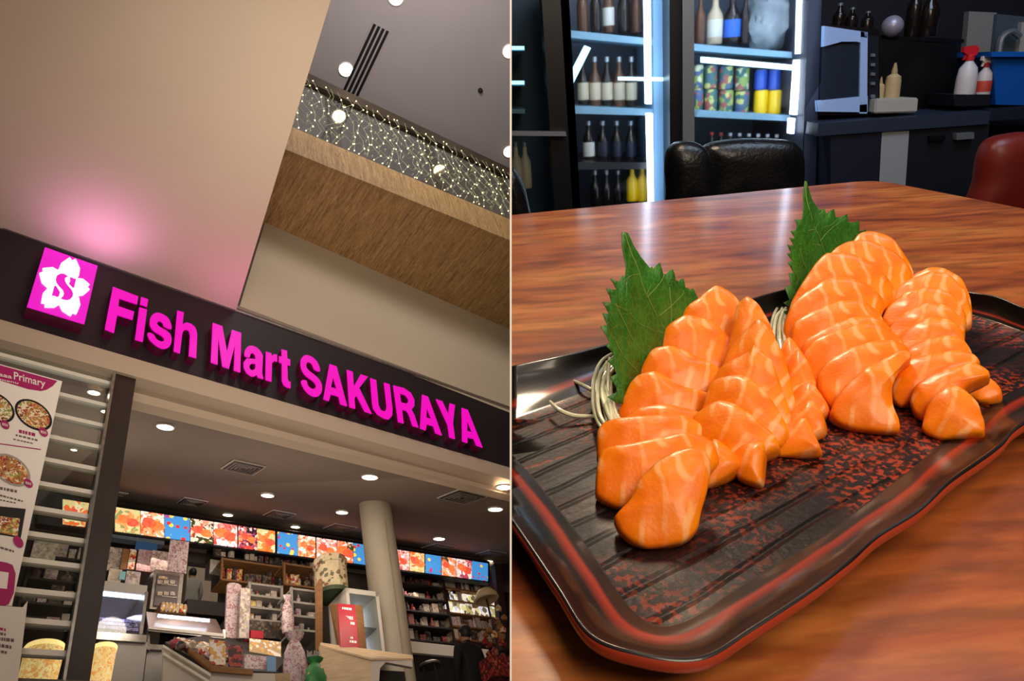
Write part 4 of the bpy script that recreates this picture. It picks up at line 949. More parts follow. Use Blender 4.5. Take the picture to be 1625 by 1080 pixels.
# gold and red stand by the partition
gs = thing(LF, 'parasol_stand', 'straw topped stand hung with golden red goods by the partition', 'display stand', L(775, 1100, 7.2))
c = L(772, 950, 7.2); b = bm_(); lathe(b, c, [(.02, .16), (.1, .14), (.17, .06), (.19, 0), (.17, -.02), (.03, .01)], 20); part(gs, 'straw_top', b, M['plywood'], True)
b = bm_(); tube(b, [c, c - V((0, 0, 1.4))], .015, 8); part(gs, 'pole', b, M['dark'])
for k in range(22):
    p = L(768 + random.random() * 34, 966 + random.random() * 80, 7.15 + random.random() * .1); b = bm_(); h = .07 + random.random() * .06
    prism(b, [p + V((-.04, 0, 0)), p + V((.04, 0, 0)), p + V((.05, 0, h * .6)), p + V((.0, 0, h)), p + V((-.05, 0, h * .5))], (0, .03, 0))
    single(LF, 'hanging_packet', b, M['pk_red' if p.z < L(780, 1020, 7.2).z else random.choice(('timber', 'pk_bright', 'pk_dark'))], 'small packet hanging on the straw topped stand', 'packet', 'packets on the straw topped stand')
lb('red_basket', 'red patterned basket at the foot of the straw topped stand', 'basket', 780, 1040, 812, 1072, 7.0, .25, M['pk_red'])
b = bm_(); prism(b, [L(797, 1030, 7.8), L(785, 893, 7.8), L(796, 894, 7.8), L(809, 1030, 7.8)], (0, .1, 0)); struct(LF, 'trim_11', b, M['post'])
b = bm_(); prism(b, [L(797, 920, 7.95), L(797, 893, 7.95), L(840, 896, 7.95), L(840, 925, 7.95)], (0, .1, 0)); struct(LF, 'trim_12', b, M['post'])
# lit baskets near the door and behind the glass
for (x, y, xr, yb, wv, lab) in ((146, 1017, 186, 1092, 5.9, 'round glowing yellow display tub beside the doorpost'), (38, 1012, 104, 1095, 6.1, 'wide glowing yellow display tub behind the glass shutter')):
    u0, u1, z0, z1 = uvz(x, y, xr, yb, wv); r = (u1 - u0) / 2; t = thing(LF, 'display_tub', lab, 'display tub', ((u0 + u1) / 2, wv + r, z0))
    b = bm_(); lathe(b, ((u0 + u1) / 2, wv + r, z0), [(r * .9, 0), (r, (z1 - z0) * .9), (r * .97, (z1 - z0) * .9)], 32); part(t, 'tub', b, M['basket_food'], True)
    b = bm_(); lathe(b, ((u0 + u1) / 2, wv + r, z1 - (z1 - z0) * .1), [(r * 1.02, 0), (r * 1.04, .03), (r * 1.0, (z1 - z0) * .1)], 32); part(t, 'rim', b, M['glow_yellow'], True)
# things behind the shutter glass
sh4, a0, a1, lv, hh = rack('wall_shelf', 'shelf of goods seen through the shutter glass', 40, 850, 160, 1000, 8.2, .25, 4, M['dark'], M['dark'])
goods(a0, a1, lv[:4], hh, 8.25, ('pk_dark', 'pk_pale', 'pk_dark', 'bag_pink'), 'x WHERE on the shelf seen through the shutter glass', 'goods behind the shutter glass', size=.13)
lb('wall_poster', 'orange and green food poster seen through the shutter glass', 'poster', 50, 855, 90, 895, 7.9, .02, M['pk_pale'])
light(LF, 'AREA', 'menu_glow', L(300, 870, 7.7), 8, (1, .7, .6), 1.2, aim=L(300, 960, 7.2), size_y=.3)
light(LF, 'AREA', 'menu_glow', L(700, 930, 7.9), 6, (1, .8, .65), 1.2, aim=L(700, 1000, 8.0), size_y=.3)
light(LF, 'POINT', 'aisle_fill', L(95, 800, 6.6), 14, (1, .88, .75), .2)  # added to lift the dim space behind the shutter
light(LF, 'POINT', 'counter_fill', L(420, 900, 6.2), 15, (1, .85, .7), .15)  # these three point lights are added to make the goods more visible
light(LF, 'POINT', 'counter_fill', L(250, 900, 6.0), 12, (1, .85, .7), .15)
light(LF, 'POINT', 'counter_fill', L(600, 930, 5.8), 10, (1, .85, .7), .15)
# ================================================================ RESTAURANT
def salmon_mat():
    t = NT('salmon_flesh'); v = t.coord((1, 1, 1))
    n0 = t.n('ShaderNodeTexNoise', Scale=22.0, Detail=2.0); t.l(v, n0.inputs[0])
    vv = t.mix(0.018, v, n0.outputs[1], 'ADD')
    wv = t.n('ShaderNodeTexWave', _wave_type='BANDS', _bands_direction='X', Scale=24.0, Distortion=3.2, Detail=2.0); wv.inputs['Detail Scale'].default_value = 1.2
    t.l(vv, wv.inputs[0])
    line = t.ramp(wv.outputs[1], [(0.74, '#000000'), (0.96, '#ffffff')])
    n1 = t.n('ShaderNodeTexNoise', Scale=45.0, Detail=4.0); t.l(v, n1.inputs[0])
    body = t.ramp(n1.outputs[0], [(0.3, '#ee6e02'), (0.7, '#ff8e0a')])
    brk = t.ramp(n1.outputs[0], [(0.40, '#0c0c0c'), (0.60, '#e0e0e0')])
    f = t.mix(1.0, line, brk, 'MULTIPLY')
    t.base(t.mix(f, body, '#ffb878'))
    b = t.b; b.inputs['Roughness'].default_value = 0.42; b.inputs['Subsurface Weight'].default_value = 0.15
    b.inputs['Subsurface Radius'].default_value = (0.010, 0.006, 0.002); b.inputs['Subsurface Scale'].default_value = 0.6
    b.inputs['Coat Weight'].default_value = 0.2; b.inputs['Coat Roughness'].default_value = 0.14; b.inputs['Specular IOR Level'].default_value = 0.3
    n2 = t.n('ShaderNodeTexNoise', Scale=420.0, Detail=2.0); t.l(v, n2.inputs[0])
    h = t.math('ADD', t.math('MULTIPLY', n2.outputs[0], 0.55), t.math('MULTIPLY', wv.outputs[1], 0.5))
    t.bump(h, 0.35, 0.0012)
    return t.m
M['salmon'] = salmon_mat()
def leaf_mat():
    t = NT('shiso_leaf'); v = t.coord()
    n1 = t.n('ShaderNodeTexNoise', Scale=60.0, Detail=5.0); t.l(v, n1.inputs[0])
    vo = t.n('ShaderNodeTexVoronoi', Scale=150.0, _feature='DISTANCE_TO_EDGE'); t.l(v, vo.inputs[0])
    c = t.ramp(n1.outputs[0], [(0.3, '#1e5c10'), (0.7, '#347a1e')])
    e = t.ramp(vo.outputs['Distance'], [(0.0, '#ffffff'), (0.09, '#000000')])
    t.base(t.mix(t.math('MULTIPLY', e, 0.35), c, '#6c9238'))
    t.b.inputs['Roughness'].default_value = 0.5; t.b.inputs['Subsurface Weight'].default_value = 0.1; t.b.inputs['Subsurface Radius'].default_value = (.002, .004, .001)
    t.bump(vo.outputs['Distance'], 0.5, 0.002)
    return t.m
M['leaf'] = leaf_mat()
M['vein'] = mat('leaf_vein', '#86a452', 0.5)
M['daikon'] = mat('daikon', '#e6e6c8', 0.3, coat=.5, sss=.3, nz=(80, '#d4d6b4', (1, 1, 1)))
bpy.data.materials['daikon'].node_tree.nodes['Principled BSDF'].inputs['Subsurface Radius'].default_value = (.004, .004, .003)
M['table'] = wood('cherry_table', '#74301a', '#a8582a', '#c47a3e', 3.2, (0.9, 4.0, 1), 0.38, 0.02, 0.55, rot=(0, 0, 0.25))
M['table'].node_tree.nodes['Principled BSDF'].inputs['Coat Roughness'].default_value = 0.16
M['leather'] = mat('black_leather', '#0b0b0d', 0.32, nz=(30, '#101012', (1, 1, 1)), bp=(120, .15))
M['navy'] = mat('navy_panel', '#12162a', 0.5)
M['blackap'] = mat('black_appliance', '#0a0a0d', 0.35)
M['silver'] = mat('silver_trim', '#9aa0a8', 0.3, 0.7)
M['fridge_in'] = mat('fridge_lining', '#33485c', 0.5)
M['cool_led'] = mat('fridge_light_strip', '#ffffff', 0.4, es=6, ecol='#cfe4ff')
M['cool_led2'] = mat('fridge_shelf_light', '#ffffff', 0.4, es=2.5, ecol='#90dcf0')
M['shelf_blue'] = mat('fridge_shelf', '#6e92a8', 0.35)
M['misty'] = mat('misted_fridge_glass', '#ffffff', .14, trans=1.0, ior=1.22)
M['blue_white'] = mat('microwave_white', '#9cb8e8', 0.4)
M['cgreen'] = prints('can_print', stops('#8a9a48', '#3a5078', '#a8a860', '#2e5a5a', '#8a4a48', '#7a9048', '#b8b8a0'), 60)
M['cyellow'] = mat('can_yellow', '#e0b810', 0.3); M['cblue'] = mat('can_blue', '#2448a8', 0.3)

# room shell
b = bm_(); box(b, (-4, -2.5, -.05), (5, 4.2, 0)); struct(RF, 'floor', b, mat('restaurant_floor', '#2a2422', .5))
b = bm_(); box(b, (-4, 3.3, 0), (5, 3.4, 3.0)); struct(RF, 'wall_back', b, mat('restaurant_back_wall', '#10121c', .7))
b = bm_(); box(b, (-4, 1.9, 2.6), (5, 4.2, 2.7)); struct(RF, 'ceiling', b, mat('restaurant_ceiling', '#15151a', .8))
b = bm_(); box(b, (3.4, -2.5, 0), (3.5, 3.4, 3.0)); struct(RF, 'wall_right', b, mat('restaurant_side_wall', '#241f20', .8))

# table
Pc, Pl, Pr = R(1390, 285), R(811, 341), R(1625, 331)
dl = (Pl - Pc).normalized(); dr = (Pr - Pc).normalized()
tb = thing(RF, 'dining_table', 'large glossy cherry wood dining table under the sashimi plate', 'table', (0.4, .5, 0))
cor = crm([Pc + dl * .05, Pc + dl * .012 + dr * .012, Pc + dr * .05], 4, False)
o1, o2, o3 = Pc + dl * 1.25, Pc + dl * 1.25 + dr * 1.6, Pc + dr * 1.6
b = bm_(); prism(b, [p + V((0, 0, 0)) for p in cor] + [o3, o2, o1], (0, 0, -.035)); part(tb, 'tabletop', b, M['table'])
cen = (Pc + o2) / 2
b = bm_(); lathe(b, (cen.x, cen.y, 0), [(.3, 0), (.3, .02), (.06, .05), (.05, .68), (.2, .714)], 28); part(tb, 'pedestal', b, M['blackap'], True)

# plate
OI = [((811, 583), (811, 667)), ((890, 568), (890, 637)), ((965, 546), (965, 608)), ((1100, 503), (1095, 555)), ((1245, 462), (1245, 503)), ((1380, 441), (1375, 478)), ((1480, 447), (1470, 478)),
      ((1540, 465), (1530, 496)), ((1580, 474), (1572, 508)), ((1625, 490), (1612, 522)), ((1760, 535), (1700, 555)), ((1760, 600), (1690, 582)), ((1625, 676), (1600, 622)), ((1590, 706), (1560, 652)),
      ((1545, 740), (1510, 690)), ((1505, 772), (1470, 722)), ((1460, 812), (1430, 755)), ((1395, 850), (1370, 800)), ((1345, 898), (1310, 845)), ((1285, 945), (1255, 880)), ((1190, 1002), (1170, 930)),
      ((1110, 1046), (1095, 978)), ((1015, 1044), (1044, 990)), ((935, 1012), (1000, 962)), ((882, 930), (950, 890)), ((811, 828), (893, 813)), ((735, 735), (812, 721)), ((660, 670), (740, 690)), ((700, 615), (760, 682))]
ZF, ZRIM = .7585, .776
Oo = crm([R(*o, ZRIM) for o, i in OI], 8); Ii = crm([R(*i, ZF) for o, i in OI], 8)
N = len(Oo); cenI = sum(Ii, V((0, 0, 0))) / N
prof = [(1.0, .7502), (.72, .7502), (.5, .7545), (.15, .764), (.02, .7690), (-.03, .7725), (-.02, .7762), (.02, .7775), (.07, .7762), (.13, .7722), (.3, .767), (.5, .7635), (.7, .7615), (.86, .7602), (.94, .7590), (1.0, ZF)]
b = bm_(); rings = []; tv = []
for t, z in prof:
    rings.append([b.verts.new((Oo[k].x + (Ii[k].x - Oo[k].x) * t, Oo[k].y + (Ii[k].y - Oo[k].y) * t, z + .0012 * math.sin(k * .22) * (1 - abs(t)))) for k in range(N)]); tv.append(t if t >= 0.02 or z > .777 else -.1)
for s in (.85, .6, .35, .12):
    rings.append([b.verts.new(((Ii[k].x - cenI.x) * s + cenI.x, (Ii[k].y - cenI.y) * s + cenI.y, ZF)) for k in range(N)]); tv.append(2 - s)
uvl = b.loops.layers.uv.new('uv'); tmap = {}
for r, t in zip(rings, tv):
    for k, v in enumerate(r): tmap[v] = (k / N, t)
for i in range(7): 
    for v in rings[i]: tmap[v] = (tmap[v][0], -.2 if i < 5 else -.02)
fs = []
for A, B in zip(rings, rings[1:]):
    for k in range(N): fs.append(b.faces.new((A[k], A[(k+1) % N], B[(k+1) % N], B[k])))
fs.append(b.faces.new(rings[-1])); fs.append(b.faces.new(rings[0][::-1]))
for f in fs:
    for lp_ in f.loops: lp_[uvl].uv = tmap[lp_.vert]
def plate_mat():
    t = NT('red_black_lacquer')
    uv = t.n('ShaderNodeUVMap'); sp = t.n('ShaderNodeSeparateXYZ'); t.l(uv.outputs[0], sp.inputs[0])
    v = t.coord((1, 1, 1), 'Object', (0, 0, 0)); ax = (R(1625, 675) - R(1040, 1050)); ang = math.atan2(ax.y, ax.x)
    vr = t.coord((1, 1, 1), 'Object', (0, 0, -ang)); st = t.n('ShaderNodeMapping'); st.inputs['Scale'].default_value = (6, 34, 10); t.l(vr, st.inputs[0])
    n1 = t.n('ShaderNodeTexNoise', Scale=1.6, Detail=7.0, Roughness=.68, Distortion=.5); t.l(st.outputs[0], n1.inputs[0])
    n2 = t.n('ShaderNodeTexNoise', Scale=240.0, Detail=5.0); t.l(v, n2.inputs[0])
    n3 = t.n('ShaderNodeTexNoise', Scale=9.0, Detail=3.0); t.l(v, n3.inputs[0])
    wv = t.n('ShaderNodeTexWave', _bands_direction='Y', Scale=16.0, Distortion=4.5, Detail=5.0); wv.inputs['Detail Scale'].default_value = .7
    m2 = t.n('ShaderNodeMapping'); m2.inputs['Scale'].default_value = (.35, 1, 1); t.l(vr, m2.inputs[0]); t.l(m2.outputs[0], wv.inputs[0])
    groove = t.ramp(wv.outputs[1], [(0.0, '#000000'), (0.09, '#d0d0d0'), (0.2, '#ffffff')])
    floorc = t.mix(groove, '#050303', t.ramp(n1.outputs[0], [(0.25, '#0c0808'), (0.5, '#170d0d'), (0.64, '#30120f'), (0.75, '#190d0d')]))
    fleck = t.math('MULTIPLY', t.ramp(n2.outputs[0], [(0.50, '#000000'), (0.57, '#ffffff')]), t.ramp(n3.outputs[0], [(0.44, '#000000'), (0.60, '#ffffff')]))
    streak = t.ramp(n1.outputs[0], [(0.61, '#000000'), (0.66, '#ffffff')])
    red = t.math('MAXIMUM', fleck, t.math('MULTIPLY', streak, t.ramp(n2.outputs[0], [(0.40, '#000000'), (0.52, '#ffffff')])))
    fl = t.mix(t.math('MULTIPLY', red, .85), floorc, '#a83a1c')
    # wall: black with one soft red band
    nb = t.n('ShaderNodeTexNoise', Scale=7.0, Detail=4.0); t.l(v, nb.inputs[0])
    tt = t.math('ADD', sp.outputs[1], t.math('MULTIPLY', t.math('SUBTRACT', nb.outputs[0], .5), .35))
    band = t.ramp(tt, [(0.0, '#000000'), (0.52, '#000000'), (0.62, '#d0d0d0'), (0.70, '#ffffff'), (0.76, '#404040'), (0.82, '#000000')])
    wall = t.mix(t.math('MULTIPLY', band, .9), '#140b0b', '#a42a12')
    isf = t.math('GREATER_THAN', sp.outputs[1], .985)
    c = t.mix(isf, wall, fl)
    lip = t.math('LESS_THAN', sp.outputs[1], -.01)
    lipc = t.mix(t.math('LESS_THAN', sp.outputs[1], -.15), '#a03820', '#1c0e0c')
    t.base(t.mix(lip, c, lipc))
    t.b.inputs['Specular IOR Level'].default_value = .3; t.b.inputs['Roughness'].default_value = .42; t.b.inputs['Coat Weight'].default_value = .6; t.b.inputs['Coat Roughness'].default_value = .14
    h = t.math('MULTIPLY', isf, t.math('ADD', t.math('MULTIPLY', groove, 1.1), t.math('ADD', t.math('MULTIPLY', n1.outputs[0], 1.0), t.math('MULTIPLY', n2.outputs[0], .22))))
    t.bump(h, .8, .0022)
    return t.m
o = single(RF, 'serving_plate', b, plate_mat(), 'wavy rimmed black and red lacquer plate carrying the sashimi', 'plate', smooth='all')

# sashimi slices
def slice_(pts, base, lab, group, yaw=0.0, elev=55, T=.011, off=0.0, zb=ZF, bx=None):
    """pts: picture outline of one slice; base = (x, y) picture point where its leaning plane meets the plate"""
    P = R(bx if bx else sum(p[0] for p in pts) / len(pts), base, zb)
    h = V((-P.x, -P.y, 0)).normalized(); h = Matrix.Rotation(math.radians(yaw), 3, 'Z') @ h
    e = math.radians(elev); n = V((h.x * math.cos(e), h.y * math.cos(e), math.sin(e)))
    P = P + n * off
    X = V((0, 0, 1)).cross(h).normalized(); Y = n.cross(X)
    q = [hitp(RF, x, y, P, n) - P for x, y in pts]
    loop = crm([V((a.dot(X), a.dot(Y), 0)) for a in q], 4, True, .30)
    c = sum(loop, V((0, 0, 0))) / len(loop)
    b = bm_(); prof = [(.88, -T*.62), (.98, -T*.45), (1.0, -T*.1), (.995, T*.30), (.975, T*.50), (.92, T*.60), (.78, T*.70), (.58, T*.80), (.38, T*.88), (.18, T*.92)]
    rings = []; sd = (c.x * 91 + c.y * 57 + P.x * 30) % 10
    for s, z in prof:
        ring = []
        for p in loop:
            r = p - c; w_ = c + r * s
            # cupped ridge along the slice and soft waviness
            dz = .0008 * noise.noise(V((w_.x * 60 + sd, w_.y * 60, sd))) * (2.2 if z > 0 else .5) + (.0016 * abs(noise.noise(V((w_.x * 38 + sd * 2, w_.y * 14, 5)))) if z > T * .4 else 0) - 6.0 * ((w_.x - c.x) ** 2) * .35
            ring.append(b.verts.new((w_.x, w_.y, z + dz)))
        rings.append(ring)
    n_ = len(loop)
    for A, B in zip(rings, rings[1:]):
        for k in range(n_): b.faces.new((A[k], A[(k+1) % n_], B[(k+1) % n_], B[k]))
    b.faces.new(rings[-1]); b.faces.new(rings[0][::-1])
    m3 = Matrix((X, Y, n)).transposed()
    # keep the slice above the plate floor
    for v in b.verts:
        w_ = m3 @ v.co + P
        if w_.z < zb + .0004: v.co = m3.inverted() @ (V((w_.x, w_.y, zb + .0004)) - P)
    oc = V((c.x, c.y, 0)); bmesh.ops.translate(b, vec=-oc, verts=b.verts)
    o = finish('salmon_slice', b, M['salmon'], 'all', Matrix.Translation(P + m3 @ oc) @ m3.to_4x4(), None)
    props(o, lab, 'sashimi', group); SIDE[o.name] = RF; ORG[o.name] = P
    return o
ORD = ['front', 'second', 'third', 'fourth', 'fifth', 'sixth', 'seventh', 'eighth', 'ninth']
def row(specs, where, group, yaw, elev=55):
    for k, (base, pts) in enumerate(specs):
        slice_(pts, base, ('frontmost' if k == 0 else ORD[k] + ' from the front') + ' orange salmon slice of ' + where, group, yaw, elev)
rowA = [(875, [(1025, 873), (1000, 862), (983, 846), (974, 823), (998, 797), (1014, 765), (1040, 738), (1065, 722), (1095, 713), (1118, 720), (1128, 740), (1122, 780), (1112, 815), (1107, 840), (1095, 856), (1080, 865), (1050, 871)]),
        (812, [(985, 809), (962, 800), (945, 787), (946, 750), (951, 722), (962, 714), (1010, 707), (1050, 697), (1095, 690), (1130, 700), (1142, 735), (1100, 775), (1050, 802)]),
        (752, [(955, 740), (947, 712), (948, 685), (958, 673), (990, 667), (1040, 664), (1090, 664), (1118, 682), (1115, 720), (1060, 745)]),
        (710, [(973, 700), (983, 678), (1003, 657), (1030, 648), (1062, 647), (1105, 658), (1135, 668), (1128, 700), (1060, 704)]),
        (674, [(983, 668), (986, 640), (998, 612), (1013, 598), (1042, 595), (1086, 620), (1134, 630), (1122, 664), (1060, 672)]),
        (640, [(1003, 632), (1010, 600), (1028, 566), (1040, 556), (1068, 555), (1110, 571), (1142, 588), (1138, 622), (1090, 636)]),
        (606, [(1045, 600), (1040, 560), (1055, 525), (1083, 505), (1105, 506), (1135, 518), (1164, 546), (1168, 575), (1150, 602)]),
        (580, [(1052, 575), (1058, 530), (1088, 492), (1108, 478), (1135, 457), (1160, 468), (1180, 490), (1186, 530), (1172, 577)])]
row(rowA, 'the row against the first shiso leaf', 'salmon slices beside the first shiso leaf', 8)
slice_([(1115, 778), (1124, 740), (1132, 702), (1160, 722), (1176, 745), (1152, 764), (1132, 774)], 780, 'small salmon end piece tucked under the frontmost big slice', 'salmon slices beside the first shiso leaf', 0, 60)
rowB = [(775, [(1210, 773), (1190, 772), (1172, 762), (1158, 735), (1180, 712), (1215, 708), (1214, 745)]),
        (757, [(1158, 739), (1135, 728), (1112, 712), (1099, 690), (1101, 664), (1120, 650), (1142, 639), (1165, 644), (1200, 668), (1230, 693), (1238, 715), (1215, 727), (1190, 733)]),
        (726, [(1110, 680), (1117, 648), (1128, 613), (1145, 604), (1175, 600), (1200, 611), (1227, 640), (1243, 665), (1253, 690), (1235, 712), (1180, 717)]),
        (698, [(1125, 650), (1132, 606), (1145, 588), (1165, 577), (1190, 563), (1200, 552), (1227, 578), (1242, 620), (1254, 655), (1252, 682), (1200, 692)]),
        (668, [(1140, 620), (1148, 583), (1160, 556), (1175, 538), (1205, 510), (1224, 530), (1242, 560), (1254, 600), (1264, 650), (1240, 660), (1190, 652)]),
        (632, [(1150, 590), (1160, 545), (1165, 510), (1171, 488), (1187, 476), (1207, 490), (1224, 520), (1238, 560), (1234, 602)])]
row(rowB, 'the tall row next to the first row', 'salmon slices of the second row', -18)
fr_ = [(731, [(1205, 732), (1222, 690), (1255, 676), (1282, 671), (1296, 695), (1303, 712), (1300, 719), (1260, 728)]),
       (703, [(1235, 702), (1252, 660), (1272, 648), (1290, 640), (1305, 655), (1311, 675), (1307, 687), (1285, 700)]),
       (682, [(1248, 682), (1256, 635), (1272, 618), (1290, 611), (1302, 625), (1315, 645), (1312, 656), (1290, 672)]),
       (660, [(1244, 655), (1250, 590), (1260, 566), (1272, 560), (1288, 585), (1297, 612), (1290, 640)]),
       (636, [(1238, 620), (1242, 555), (1254, 540), (1266, 550), (1278, 575), (1280, 600), (1268, 630)])]
for k, (bs, pts) in enumerate(fr_):
    slice_(pts, bs, ('frontmost' if k == 0 else ORD[k] + ' from the front') + ' small pointed salmon tip fanning out towards the middle of the plate', 'pointed salmon tips', -35, 58, .009)
rowC = [(692, [(1425, 688), (1400, 690), (1360, 685), (1330, 675), (1316, 660), (1322, 642), (1338, 618), (1370, 592), (1400, 574), (1430, 559), (1446, 568), (1426, 590), (1414, 620), (1416, 650), (1424, 672)]),
        (668, [(1340, 664), (1317, 652), (1299, 625), (1297, 600), (1308, 580), (1340, 560), (1380, 547), (1415, 544), (1440, 554), (1445, 575), (1400, 605)]),
        (648, [(1310, 642), (1290, 622), (1277, 590), (1275, 565), (1288, 545), (1330, 529), (1370, 517), (1405, 523), (1434, 543), (1425, 575), (1350, 605)]),
        (625, [(1290, 607), (1274, 582), (1271, 560), (1277, 543), (1310, 524), (1345, 511), (1370, 504), (1400, 511), (1415, 527), (1405, 555), (1330, 585)]),
        (602, [(1275, 580), (1255, 562), (1254, 535), (1261, 514), (1290, 497), (1330, 483), (1370, 481), (1395, 498), (1403, 515), (1385, 540), (1310, 565)]),
        (582, [(1260, 563), (1246, 547), (1244, 515), (1254, 489), (1275, 469), (1310, 449), (1345, 445), (1380, 453), (1404, 478), (1395, 505), (1320, 535)]),
        (562, [(1258, 548), (1248, 520), (1255, 480), (1273, 450), (1293, 421), (1310, 407), (1350, 408), (1390, 423), (1417, 450), (1422, 478), (1380, 505)]),
        (545, [(1275, 532), (1283, 470), (1303, 423), (1323, 399), (1345, 387), (1385, 388), (1420, 403), (1442, 423), (1449, 440), (1425, 475), (1340, 505)]),
        (530, [(1300, 512), (1318, 440), (1343, 400), (1360, 376), (1380, 371), (1400, 374), (1415, 383), (1434, 405), (1450, 435), (1432, 472), (1350, 498)])]
row(rowC, 'the row against the second shiso leaf', 'salmon slices beside the second shiso leaf', 12)
rowD = [(701, [(1560, 692), (1520, 698), (1495, 702), (1475, 696), (1463, 685), (1469, 655), (1485, 632), (1505, 615), (1530, 624), (1553, 645), (1558, 660), (1563, 675)]),
        (680, [(1470, 674), (1451, 660), (1444, 640), (1453, 618), (1478, 599), (1515, 588), (1545, 579), (1568, 592), (1570, 602), (1535, 620), (1490, 655)]),
        (658, [(1430, 650), (1417, 640), (1414, 618), (1423, 590), (1445, 574), (1480, 567), (1520, 560), (1546, 567), (1555, 580), (1515, 603), (1460, 635)]),
        (630, [(1425, 614), (1415, 600), (1432, 565), (1458, 549), (1500, 538), (1528, 543), (1543, 565), (1505, 583), (1450, 605)]),
        (610, [(1418, 594), (1413, 570), (1427, 540), (1453, 518), (1480, 508), (1510, 513), (1530, 533), (1528, 552), (1480, 575)]),
        (592, [(1410, 574), (1402, 545), (1417, 515), (1448, 494), (1480, 484), (1510, 493), (1530, 518), (1528, 537), (1470, 560)]),
        (574, [(1400, 548), (1396, 520), (1409, 490), (1438, 469), (1475, 460), (1510, 472), (1532, 498), (1530, 522), (1470, 545)]),
        (558, [(1402, 528), (1400, 500), (1410, 475), (1438, 450), (1475, 437), (1510, 443), (1534, 468), (1542, 500), (1537, 520), (1470, 528)]),
        (545, [(1425, 518), (1430, 470), (1448, 441), (1475, 429), (1500, 431), (1526, 446), (1540, 475), (1543, 505), (1537, 520), (1480, 523)])]
row(rowD, 'the row farthest from the partition', 'salmon slices of the outer row', -10)
slice_([(1552, 642), (1535, 632), (1540, 605), (1558, 598), (1580, 611), (1590, 622), (1588, 632), (1570, 640)], 645, 'salmon slice tip jutting out over the bare plate beside the outer row', 'salmon slices of the outer row', -30, 60, .008)
# rice-free core under the piles so no gap shows: none in the photograph

# shiso leaves
def plane3(a, b_, c_): n = (b_ - a).cross(c_ - a).normalized(); return a, n
def leaf(pts, P, n, veins, lab, cup=.02):
    if n.y > 0: n = -n
    loop = [hitp(RF, x, y, P, n) for x, y in pts]
    t = thing(RF, 'shiso_leaf', lab, 'leaf', P)
    X = n.orthogonal().normalized(); Y = n.cross(X)
    q2 = [V(((p - P).dot(X), (p - P).dot(Y), 0)) for p in loop]
    c = sum(q2, V((0, 0, 0))) / len(q2)
    def lift(p):   # gentle cup and undulation of the blade
        r = p - c; return P + X * p.x + Y * p.y + n * (-.0 + .0022 * noise.noise(V((p.x * 45, p.y * 45, 3))) + .8 * r.length_squared * .5)
    tri = tessellate_polygon([q2]); b = bm_()
    vs = [b.verts.new(p) for p in q2]
    for f in tri:
        try: b.faces.new([vs[i] for i in f])
        except ValueError: pass
    bmesh.ops.subdivide_edges(b, edges=[e for e in b.edges if e.calc_length() > .02], cuts=3, use_grid_fill=True)
    bmesh.ops.triangulate(b, faces=b.faces)
    for v in b.verts: v.co = lift(v.co)
    r = bmesh.ops.extrude_face_region(b, geom=b.faces[:]); bmesh.ops.translate(b, vec=-n * .0006, verts=[v for v in r['geom'] if isinstance(v, bmesh.types.BMVert)])
    part(t, 'blade', b, M['leaf'], 'all')
    for k, vpx in enumerate(veins):
        pp = crm([hitp(RF, x, y, P, n) for x, y in vpx], 5, False)
        pl_ = [lift(V(((p - P).dot(X), (p - P).dot(Y), 0))) + n * .0003 for p in pp]
        b = bm_(); tube(b, pl_, .00055 if k == 0 else .00032, 5, [1 - .6 * i / len(pl_) for i in range(len(pl_))]); part(t, 'midrib' if k == 0 else 'vein', b, M['vein'])
    return t
def cl(s, ox, oy, pts): return [(ox + x / s, oy + y / s) for x, y in pts]
l1 = cl(3.859, 940, 360, [(170, 35), (205, 38), (225, 70), (245, 115), (285, 188), (350, 250), (362, 243), (375, 258), (388, 235), (408, 218), (420, 245), (432, 287), (450, 290), (465, 270), (478, 262), (488, 290), (497, 330), (512, 338), (525, 322), (538, 320), (548, 345), (555, 375), (572, 378), (580, 392), (598, 380), (612, 415), (628, 460), (600, 560), (480, 700), (400, 800), (300, 930), (240, 1000), (190, 1090)])
l1 += cl(3.859, 940, 360, [(120, 1085), (62, 1045), (135, 1012), (128, 980), (88, 922), (132, 900), (112, 860), (80, 825), (120, 795), (100, 760), (72, 730), (95, 712), (85, 685), (38, 610), (85, 600), (70, 565), (57, 528), (102, 532), (88, 500), (63, 460), (118, 462), (100, 420), (75, 378), (147, 385), (125, 350), (98, 317), (165, 335), (175, 300), (198, 308), (200, 240), (190, 170), (180, 115)])
def pt_y(x, y, yw): return Ry(x, y, yw)
A0_ = R(985, 668, ZF + .001); yA = A0_.y
P1_, n1_ = plane3(A0_, pt_y(1103, 479, yA + .155), pt_y(984, 369, yA + .10))
v1_ = [cl(3.859, 940, 360, v) for v in ([(185, 45), (235, 170), (280, 280), (340, 430), (400, 550), (445, 640)], [(385, 245), (370, 320), (335, 410)], [(460, 370), (470, 460), (478, 590)], [(205, 340), (200, 420), (225, 510), (300, 600), (430, 655)],
      [(140, 470), (180, 570), (250, 700), (335, 800)], [(130, 700), (170, 780), (265, 890)], [(285, 290), (230, 300), (175, 345)], [(340, 425), (410, 340), (435, 290)], [(400, 550), (520, 440), (545, 390)], [(240, 530), (180, 500), (120, 470)])]
leaf(l1, P1_, n1_, v1_, 'serrated green shiso leaf standing behind the first salmon row by the daikon')
l2 = cl(4.407, 1225, 285, [(220, 12), (232, 14), (250, 60), (280, 150), (330, 212), (350, 208), (362, 202), (378, 242), (400, 218), (420, 207), (428, 268), (470, 262), (500, 246), (510, 302), (540, 305), (575, 296), (578, 370), (600, 360), (620, 355), (622, 380), (560, 470), (480, 560), (380, 620), (270, 740), (180, 880), (110, 1000)])
